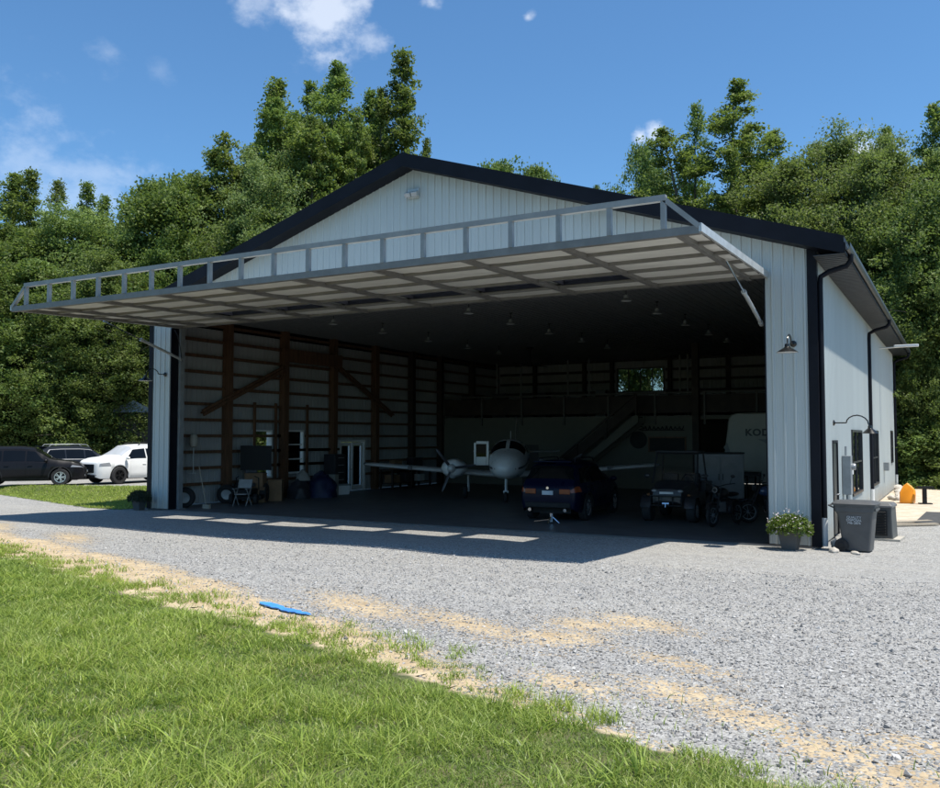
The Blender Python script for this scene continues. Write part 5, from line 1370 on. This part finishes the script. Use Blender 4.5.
def cooler(loc, rz, lb):
    t = empty('cooler', loc, rz, lb, 'cooler')
    mb = MB(); mb.loft([rrect(0, 0, .40, .22, 0, .05), rrect(0, 0, .44, .25, .38, .05)]); mb.build('body', M_WHITE, t)
    mb = MB(); mb.loft([rrect(0, 0, .455, .265, .382, .05), rrect(0, 0, .455, .265, .44, .05), rrect(0, 0, .42, .23, .46, .05)]); mb.build('lid', M_GREY, t)
    for s in (-1, 1):
        mb = MB(); mb.tube([(s * .43, -.1, .3), (s * .48, -.1, .27), (s * .48, .1, .27), (s * .43, .1, .3)], .014, 6); mb.build('handle', M_GREY, t)
cooler((-20.9, 9.3, 0), rad(70), 'white cooler chest on the floor beside the blue tarp')
carton((-20.9, 8.75, .0), (.5, .45, .85), .3, 'pale carton standing between the blue tarp and the cooler', mat('pale_carton', (.33, .32, .29), .8), 'carton', None, 'cardboard_carton')
t = empty('tool_chest', (-21.3, 9.5, 0), rad(90), 'tall dark tool chest against the left wall behind the cooler', 'tool chest')
mb = MB(); mb.b2((-.4, -.3, 0), (.4, .3, 1.75)); mb.build('body', M_TOTE, t, bevel=.015)
for q in range(5): mb = MB(); mb.b2((-.37, -.325, .1 + q * .32), (.37, -.303, .39 + q * .32)); d = mb.build('drawer', M_TOTE, t, bevel=.006); mb = MB(); mb.b2((-.2, -.35, .3 + q * .32), (.2, -.328, .32 + q * .32)); mb.build('handle', M_LTGREY, d)
# workbench with boxes under the left wing
t = empty('workbench', (-21.3, 15.2, 0), rad(90), 'dark workbench along the left wall beyond the wing tip', 'workbench')
mb = MB(); mb.b2((-1.8, -.4, .88), (1.8, .4, .94)); mb.build('top', M_WOOD2, t)
mb = MB(); mb.b2((-1.7, -.35, .25), (1.7, .35, .29)); mb.build('shelf', M_WOOD2, t)
for a in (-1.7, 0, 1.7):
    for b in (-.34, .34): mb = MB(); mb.b2((a - .04, b - .04, 0), (a + .04, b + .04, .88)); mb.build('leg', M_WOOD2, t)
lbs = ('pale box at the near end of the workbench shelf', 'dark tote in the middle of the workbench shelf', 'small white box at the far end of the workbench shelf')
for q, (y, d, m) in enumerate(((13.9, (.6, .5, .35), M_CARD), (15.1, (.8, .5, .42), M_TOTE), (16.3, (.45, .4, .3), M_WHITE))): carton((-21.25, y, .295), d, rad(90), lbs[q], m)
lbs = ('brown carton on the near end of the workbench top', 'dark tote standing on the far end of the workbench top')
for q, (y, d, m) in enumerate(((14.2, (.5, .4, .4), M_CARD), (15.9, (.7, .45, .5), M_TOTE))): carton((-21.25, y, .945), d, rad(80), lbs[q], m)
t = empty('tripod_jack', (-7.55, 2.0, 0), .4, 'small bright metal jack on the floor beside the blue SUV', 'jack')
mb = MB(); mb.tube([(0, 0, .05), (0, 0, .3)], .05, 8); mb.build('barrel', M_CHROME, t)
for q in range(3): a = q * 2.1; mb = MB(); mb.tube([(0, 0, .22), (.22 * math.cos(a), .22 * math.sin(a), .015)], .02, 6); mb.build('leg', M_CHROME, t)
mb = MB(); mb.tube([(0, 0, .12), (-.5, .1, .05)], .018, 6); mb.build('handle', M_CHROME, t)

# ------------------------------------------------------------------ trees
M_LEAF = [leafmat('tulip_poplar_leaves', (.07, .115, .027), (.34, .42, .12), (.20, .265, .072), .5),
          leafmat('maple_leaves', (.05, .09, .023), (.28, .36, .105), (.16, .22, .064), .48),
          leafmat('pale_fine_leaves', (.12, .17, .055), (.34, .41, .15), (.21, .27, .095), .5)]
M_BARK = mat('grey_brown_bark', (.12, .10, .085), .9, 0, .25, 2.5, bump=.6, bscale=12, stretch=(4, 4, .8))
def tree_proto(seed, H_, base, R, prof, nbr, cpb, per, leaf, cr0, slope, lm, leaders=None, trunk_r=.28, fill=.25):
    rg = np.random.default_rng(seed + 100)
    leaders = leaders or [(0, 0, H_, R, 1.0)]
    C = []; S = []; D = []; mb = MB(); rr3 = random.Random(seed)
    for (lx, ly, h, r, fr) in leaders:
        ph = rr3.uniform(0, 9)
        def axis(z):
            f = min(1.0, z / h)
            return Vector((lx * f ** 1.2 + .025 * h * math.sin(f * 5 + ph) * f * (1 - f), ly * f ** 1.2 + .025 * h * math.cos(f * 4 + ph) * f * (1 - f), z))
        mb.tube([axis(h * .98 * k / 10) for k in range(11)], [max(.02, trunk_r * (1 - k / 10) ** .8 * (1.25 if k == 0 else 1)) for k in range(11)], 7)
        nb = int(nbr * fr)
        for i in range(nb):
            t = (i + rg.uniform(0, 1)) / nb
            z0 = base + (h - base) * t
            az = rg.uniform(0, 2 * PI)
            Lb = r * prof(t) * rg.choice([rg.uniform(.45, .8), rg.uniform(.8, 1.12), rg.uniform(1.1, 1.38)], p=[.35, .5, .15]) + .12
            sl = rg.uniform(*slope); o = axis(z0); d = Vector((math.cos(az), math.sin(az), 0))
            def bp(f): return o + d * (Lb * f) + Vector((0, 0, sl * Lb * f - .16 * Lb * f * f))
            if Lb > .9 and i % 2 == 0: mb.tube([o, bp(.5), bp(.95)], [max(.02, trunk_r * (1 - t) * .32), .025, .008], 4, cap=False)
            nc = max(1, int(round(cpb * min(1.6, .35 + Lb / r))))
            for q in range(nc):
                f = rg.uniform(.16, 1.05) ** .8
                p = bp(f) + Vector(rg.normal(0, .13, 3)) * Lb
                C.append(p); S.append(cr0 * rg.uniform(.6, 1.3)); D.append((d.x, d.y))
        for k in range(3): C.append(axis(h * (.965 + .02 * k))); S.append(cr0 * .6); D.append((0, 0))
    C = np.array([tuple(c) for c in C]); cr = np.array(S); n = len(C); K = per
    P = C[:, None, :] + np.clip(rg.normal(0, 1, (n, K, 3)), -1.9, 1.9) * cr[:, None, None] * np.array([.62, .62, .36])
    P = P.reshape(-1, 3); m = len(P)
    N = rg.normal(0, 1, (m, 3)) + np.array([.3, 0, 1.2]); N /= np.linalg.norm(N, axis=1)[:, None]
    U = np.cross(N, rg.normal(0, 1, (m, 3))); U /= np.linalg.norm(U, axis=1)[:, None] + 1e-9
    V_ = np.cross(N, U)
    s_ = leaf * rg.uniform(.55, 1.4, m)[:, None]
    Q = np.stack([P - U * s_, P + V_ * s_ * .6 + U * s_ * .1 - N * s_ * .12, P + U * s_, P - V_ * s_ * .6 + U * s_ * .1 - N * s_ * .12], 1).reshape(-1, 3)
    F = np.arange(m * 4).reshape(-1, 4)
    tint = np.repeat(np.clip(np.repeat(rg.uniform(.1, .9, n), K) + rg.normal(0, .18, m), 0, 1), 4)
    return npmesh('crown', Q, F, lm, attrs={'tint': tint}), mb.build('trunk', M_BARK, None, smooth=60)
oval = lambda t: math.sin(PI * min(1, (t * .92 + .05))) ** .6
cone = lambda t: (1 - t) ** .75 * min(1, t * 6 + .35) + .05
colm = lambda t: (1 - t ** 3) ** .8 * min(1, t * 4 + .45) + .03
dome = lambda t: (1 - t ** 2.4) ** .6 * min(1, t * 5 + .6)
PROT = {
 'poplar': tree_proto(1, 26, 3, 4, colm, 300, 4, 60, .10, .40, (.35, 1.0), M_LEAF[0], leaders=[(-3.6, .5, 23, 2.5, .28), (.1, -.6, 26, 2.7, .34), (3.3, .9, 23.5, 2.5, .26), (-.6, 2.4, 17, 3.6, .22)], trunk_r=.34),
 'poplar_b': tree_proto(2, 24, 3, 4, colm, 250, 4, 60, .10, .40, (.35, 1.0), M_LEAF[0], leaders=[(-1.8, -.4, 21, 2.5, .34), (1.0, .5, 24, 2.5, .4), (3.4, -.8, 17, 2.3, .3)], trunk_r=.32),
 'spire': tree_proto(3, 22, 2.0, 2.9, cone, 140, 4, 62, .10, .40, (.1, .7), M_LEAF[0], trunk_r=.24),
 'maple': tree_proto(4, 17, 1.4, 5.2, dome, 150, 8, 62, .105, .58, (.05, .55), M_LEAF[1], trunk_r=.3),
 'maple_b': tree_proto(5, 18, 1.0, 4.6, oval, 140, 8, 62, .105, .58, (.1, .65), M_LEAF[1], trunk_r=.3),
 'fine': tree_proto(6, 17, 1.2, 4.3, oval, 150, 8, 92, .078, .56, (.2, .8), M_LEAF[2], trunk_r=.24),
 'shrub': tree_proto(7, 5, .1, 2.8, dome, 60, 6, 62, .10, .48, (.1, .7), M_LEAF[1], trunk_r=.08),
}
for c_, t_ in PROT.values():
    for o in (c_, t_): COL.objects.unlink(o)
HT = {'poplar': 26, 'poplar_b': 24, 'spire': 22, 'maple': 17, 'maple_b': 18, 'fine': 17, 'shrub': 5}
def bearing(px, d):
    a = rad(YAW) + math.atan((470 - px) / 871.0)
    return CAM[0] - d * math.sin(a), CAM[1] + d * math.cos(a), d * math.cos(a - rad(YAW))
TR = random.Random(77)
def plant(kind, px, ytop, d, label, group=None, wid=1.0, name='tree', cat='tree', hgt=None):
    if px < 235 and d < 60: d += 7
    x, y, dep = bearing(px, d)
    top = hgt if hgt else 2.5 + (437 - ytop) / 871.0 * dep
    s = top / HT[kind]
    t = empty(name, (x, y, -.2), TR.uniform(0, 6.28), label, cat, group)
    sx = (s * .55 + .45) * wid
    t.scale = (sx, sx, s * 1.01)
    c, tr = PROT[kind]
    for o in (c, tr):
        k = o.copy(); COL.objects.link(k); k.parent = t
    return t
GL, GB, GR = 'trees behind the parked cars', 'tall trees behind the hangar', 'trees beyond the back right corner of the hangar'
LL = 'leafy green tree in the dense stand behind the parked cars'
# far left silhouettes
for kind, px, yt, d, w, lb in (
 ('spire', -30, 185, 66, 1.2, LL), ('spire', 8, 174, 70, 1.1, 'narrow pointed tree at the left edge of the skyline'), ('spire', 24, 170, 68, .9, LL), ('poplar_b', 52, 184, 74, .8, LL), ('spire', 82, 183, 66, .8, 'thin pointed tree standing clear on the left skyline'),
 ('poplar_b', 112, 196, 68, .8, LL), ('fine', 72, 218, 58, 1.1, 'pale fine-leaved tree above the left end of the raised door'), ('maple_b', 10, 230, 58, 1.1, LL), ('spire', 122, 205, 70, .9, LL),
 ('maple', 155, 186, 66, 1.0, 'rounded tree left of the tall poplars behind the door truss'), ('maple', 190, 178, 64, .9, LL), ('spire', 212, 150, 64, 1.15, 'pointed tree beside the rounded one left of the tall poplars'), ('spire', 234, 166, 66, .9, LL),
 ('maple_b', 250, 205, 58, .9, LL), ('maple', 30, 262, 53, .9, LL), ('maple_b', 105, 258, 52, .9, LL), ('maple', 70, 300, 51.5, .75, LL), ('maple_b', 140, 300, 51, .8, LL), ('maple', -25, 270, 54, 1.0, LL), ('maple_b', 175, 240, 54, .8, LL), ('maple', 215, 235, 55, .8, LL), ('maple_b', -60, 240, 60, 1.1, LL)):
    plant(kind, px, yt, d, lb, GL if lb == LL else None, w)
LBK = 'tall leafy poplar in the clump rising above the left roof slope'
for kind, px, yt, d, w, lb in (('poplar', 270, 96, 62, 1.0, LBK), ('poplar', 325, 62, 61, 1.0, LBK), ('poplar_b', 362, 84, 63, .9, LBK), ('spire', 401, 50, 60, 1.0, 'tallest slender poplar just left of the roof ridge'), ('spire', 378, 100, 64, 1.0, LBK), ('spire', 426, 138, 62, .45, 'small tree tip just right of the tallest slender poplar'), ('poplar_b', 292, 76, 60, 1.1, LBK), ('poplar_b', 344, 76, 65, 1.1, LBK), ('poplar', 305, 84, 66, 1.0, LBK), ('poplar_b', 374, 92, 61, .8, LBK), ('poplar_b', 258, 122, 62, .8, LBK), ('spire', 250, 150, 60, 1.0, LBK), ('poplar_b', 312, 120, 58.5, .8, LBK), ('fine', 268, 165, 58.5, .8, LBK), ('poplar_b', 345, 112, 58.5, .7, LBK),
 ('maple', 500, 166, 84, .8, 'rounded treetop just showing over the roof right of the ridge'), ('maple', 535, 170, 84, .7, 'smaller treetop showing over the roof beside the rounded one')):
    plant(kind, px, yt, d, lb, GB if lb == LBK else None, w)
LR = 'leafy green tree in the wood beyond the back right corner'
for kind, px, yt, d, w, lb in (('maple_b', 648, 153, 76, .62, 'small dense treetop left of the big poplar behind the roof'), ('spire', 598, 186, 90, .5, 'faint thin treetop low over the roof at the middle'), ('poplar', 732, 83, 64, 1.25, 'big three-topped poplar behind the right roof slope'), ('poplar_b', 766, 122, 66, .75, LR), ('poplar_b', 694, 108, 67, .75, LR), ('poplar_b', 748, 150, 61, .8, LR),
 ('fine', 800, 168, 60, 1.0, 'pale fine-leaved tree right of the big poplar'), ('fine', 850, 142, 62, .95, 'taller pale fine-leaved tree above the right eave'), ('fine', 890, 158, 58, .9, LR), ('poplar_b', 925, 108, 60, .9, 'tall poplar at the right edge of the picture'), ('maple', 905, 210, 54, .7, LR), ('maple_b', 940, 190, 52, .8, LR), ('maple', 975, 160, 56, 1.0, LR), ('poplar_b', 905, 128, 62, .8, LR), ('spire', 880, 150, 66, .8, LR), ('maple_b', 870, 235, 56, .8, LR), ('maple_b', 1010, 200, 55, 1.0, LR), ('fine', 958, 150, 60, .8, LR), ('maple', 830, 210, 58, .7, LR), ('poplar_b', 896, 300, 52.5, .5, LR), ('maple', 925, 260, 51, .55, LR)):
    plant(kind, px, yt, d, lb, GR if lb == LR else None, w)
GS = 'undergrowth shrubs at the edge of the woods'
for px, d, h in ((-40, 55, 5), (-10, 54, 4.5), (22, 55, 5), (48, 54, 4), (75, 53, 5), (102, 53.5, 4.4), (128, 53, 5.2), (152, 54, 4.5), (180, 55, 5)):
    plant('shrub', px, 0, d, 'bushy undergrowth shrub at the foot of the trees behind the parked cars', GS, 1.1, 'shrub', 'shrub', h)
for px, d, h in ((232, 56, 4.6), (255, 57, 5.4), (280, 56, 5.2), (305, 57, 5.5), (330, 58, 5), (352, 57, 5.5)):
    plant('shrub', px, 0, d, 'bushy undergrowth shrub seen through the windows of the left hangar wall', GS, 1.2, 'shrub', 'shrub', h)
for px, d, h in ((905, 50.5, 3.2), (922, 51, 3.6), (938, 50.5, 3.0), (958, 51, 3.8), (985, 51, 4)):
    plant('shrub', px, 0, d, 'bushy undergrowth shrub behind the sandy ground at the right', GS, 1.0, 'shrub', 'shrub', h)
# small house roof among the trees
x, y, _ = bearing(139, 58)
t = empty('shed', (x, y, 0), rad(32), 'small shed with a blue-grey roof glimpsed between trees by the left post', 'shed')
mb = MB(); mb.b2((-1.1, -1, 0), (1.1, 1, 4.0)); mb.build('wall', mat('dark_shed_boards', (.07, .06, .05), .8), t)
mb = MB(); mb.prism([(-1.35, 4.0), (1.35, 4.0), (1.35, 4.1), (.0, 4.75), (-1.35, 4.1)], 'y', -1.2, 1.2); mb.build('roof', mat('blue_grey_roof', (.16, .20, .24), .5), t)

# ------------------------------------------------------------------ world, sun, camera
SUN = Vector((0.387, -0.012, 1.0)).normalized()
el = math.asin(SUN.z); azr = math.atan2(SUN.x, SUN.y)
w = bpy.data.worlds.new('World'); scene.world = w; w.use_nodes = True
nt = w.node_tree; nt.nodes.clear()
def N(t_, **kw):
    nd = nt.nodes.new(t_)
    for k_, v_ in kw.items(): setattr(nd, k_, v_)
    return nd
sky = N('ShaderNodeTexSky', sky_type='NISHITA'); sky.sun_disc = False
sky.sun_elevation = el; sky.sun_rotation = azr; sky.altitude = 150; sky.air_density = 1.0; sky.dust_density = .2; sky.ozone_density = 2.5
tc = N('ShaderNodeTexCoord')
def wmath(op, a, b=0.0, clamp=False):
    nd = N('ShaderNodeMath', operation=op, use_clamp=clamp)
    for i, v_ in enumerate((a, b)):
        if hasattr(v_, 'links'): nt.links.new(v_, nd.inputs[i])
        else: nd.inputs[i].default_value = v_
    return nd.outputs[0]
def skydir(px, py):
    f = 871.0; yw, p = rad(YAW), rad(2.832)
    fw_ = Vector((-math.sin(yw) * math.cos(p), math.cos(yw) * math.cos(p), math.sin(p))); rt = Vector((math.cos(yw), math.sin(yw), 0)); up = rt.cross(fw_)
    return (fw_ + rt * ((px - 470) / f) + up * ((394 - py) / f)).normalized()
def cnoise(scale, stretch=(1, 1, 1), seed=0.0, det=7):
    mp = N('ShaderNodeMapping'); mp.inputs['Scale'].default_value = stretch; mp.inputs['Location'].default_value = (seed, seed * .7, -seed)
    nt.links.new(tc.outputs['Generated'], mp.inputs['Vector'])
    nz = N('ShaderNodeTexNoise'); nz.inputs['Scale'].default_value = scale; nz.inputs['Detail'].default_value = det; nz.inputs['Roughness'].default_value = .62
    nt.links.new(mp.outputs[0], nz.inputs['Vector']); return nz.outputs['Fac']
def mrange(v_, a, b):
    nd = N('ShaderNodeMapRange'); nd.interpolation_type = 'SMOOTHSTEP'; nd.inputs[1].default_value = a; nd.inputs[2].default_value = b; nt.links.new(v_, nd.inputs[0]); return nd.outputs[0]
n1 = cnoise(9, (1, 1, 1.6), 1.3); n2 = cnoise(22, (1, 1, 1.4), 4.1)
total = None
for px, py, r_deg, amt, th in ((335, 15, 3.8, .50, .03), (368, 40, 2.4, .34, .05), (300, -15, 3.5, .5, .05), (250, -8, 3.0, .3, .05), (640, 136, .9, .5, .0), (654, 134, 1.0, .5, -.02), (20, 150, 7, .20, .08), (60, 210, 9, .20, .06), (112, 52, 2.4, .13, .05), (160, 70, 1.6, .08, .06), (432, 4, 1.2, .5, .03), (528, 18, .8, .42, .02), (862, 160, 1.9, .75, -.01), (893, 176, 2.0, .75, -.02), (825, 182, 1.5, .4, .0)):
    d = skydir(px, py)
    vd = N('ShaderNodeVectorMath', operation='DISTANCE'); nt.links.new(tc.outputs['Generated'], vd.inputs[0]); vd.inputs[1].default_value = d
    fall = wmath('SUBTRACT', 1.0, wmath('DIVIDE', vd.outputs['Value'], math.radians(r_deg) * 1.25), True)
    nz = wmath('ADD', wmath('MULTIPLY', n1, .6), wmath('MULTIPLY', n2, .4))
    m = mrange(wmath('ADD', nz, wmath('MULTIPLY', wmath('SUBTRACT', fall, .5), .35)), .44 + th, .66 + th)
    m = wmath('MULTIPLY', wmath('MULTIPLY', m, wmath('MULTIPLY', fall, 2.0, True)), amt)
    total = m if total is None else wmath('MAXIMUM', total, m)
mixc = N('ShaderNodeMix', data_type='RGBA'); nt.links.new(total, mixc.inputs[0]); 
gain = N('ShaderNodeMix', data_type='RGBA', blend_type='MULTIPLY'); gain.inputs[0].default_value = 1.0
nt.links.new(sky.outputs[0], gain.inputs[6]); gain.inputs[7].default_value = (0.72, 1.06, 1.25, 1)
nt.links.new(gain.outputs[2], mixc.inputs[6])
mixc.inputs[7].default_value = (9.5, 9.8, 10.2, 1)
bg = N('ShaderNodeBackground'); bg.inputs['Strength'].default_value = 0.106
nt.links.new(mixc.outputs[2], bg.inputs['Color'])
out = N('ShaderNodeOutputWorld'); nt.links.new(bg.outputs[0], out.inputs['Surface'])
sl = bpy.data.lights.new('sun', 'SUN'); sl.energy = 5.0; sl.angle = rad(.53); sl.color = (1, .95, .86)
so = bpy.data.objects.new('sun', sl); COL.objects.link(so)
so.rotation_euler = SUN.to_track_quat('Z', 'Y').to_euler(); so.location = (20, 0, 40)
cd = bpy.data.cameras.new('camera'); co = bpy.data.objects.new('camera', cd); COL.objects.link(co)
cd.sensor_fit = 'HORIZONTAL'; cd.sensor_width = 36; cd.lens = 870.85 / 940 * 36; cd.clip_end = 3000; cd.clip_start = .05
co.location = (2.799, -21.276, 2.5); co.rotation_euler = (rad(90 + 2.832), 0, rad(29.274))
scene.camera = co
vs = scene.view_settings
scene.display_settings.display_device = 'sRGB'
vs.view_transform = 'Standard'; vs.look = 'None'; vs.exposure = 0.34; vs.gamma = 1; vs.use_curve_mapping = False
scene.cycles.max_bounces = 8; scene.cycles.diffuse_bounces = 2; scene.cycles.transparent_max_bounces = 16
scene.cycles.use_denoising = True
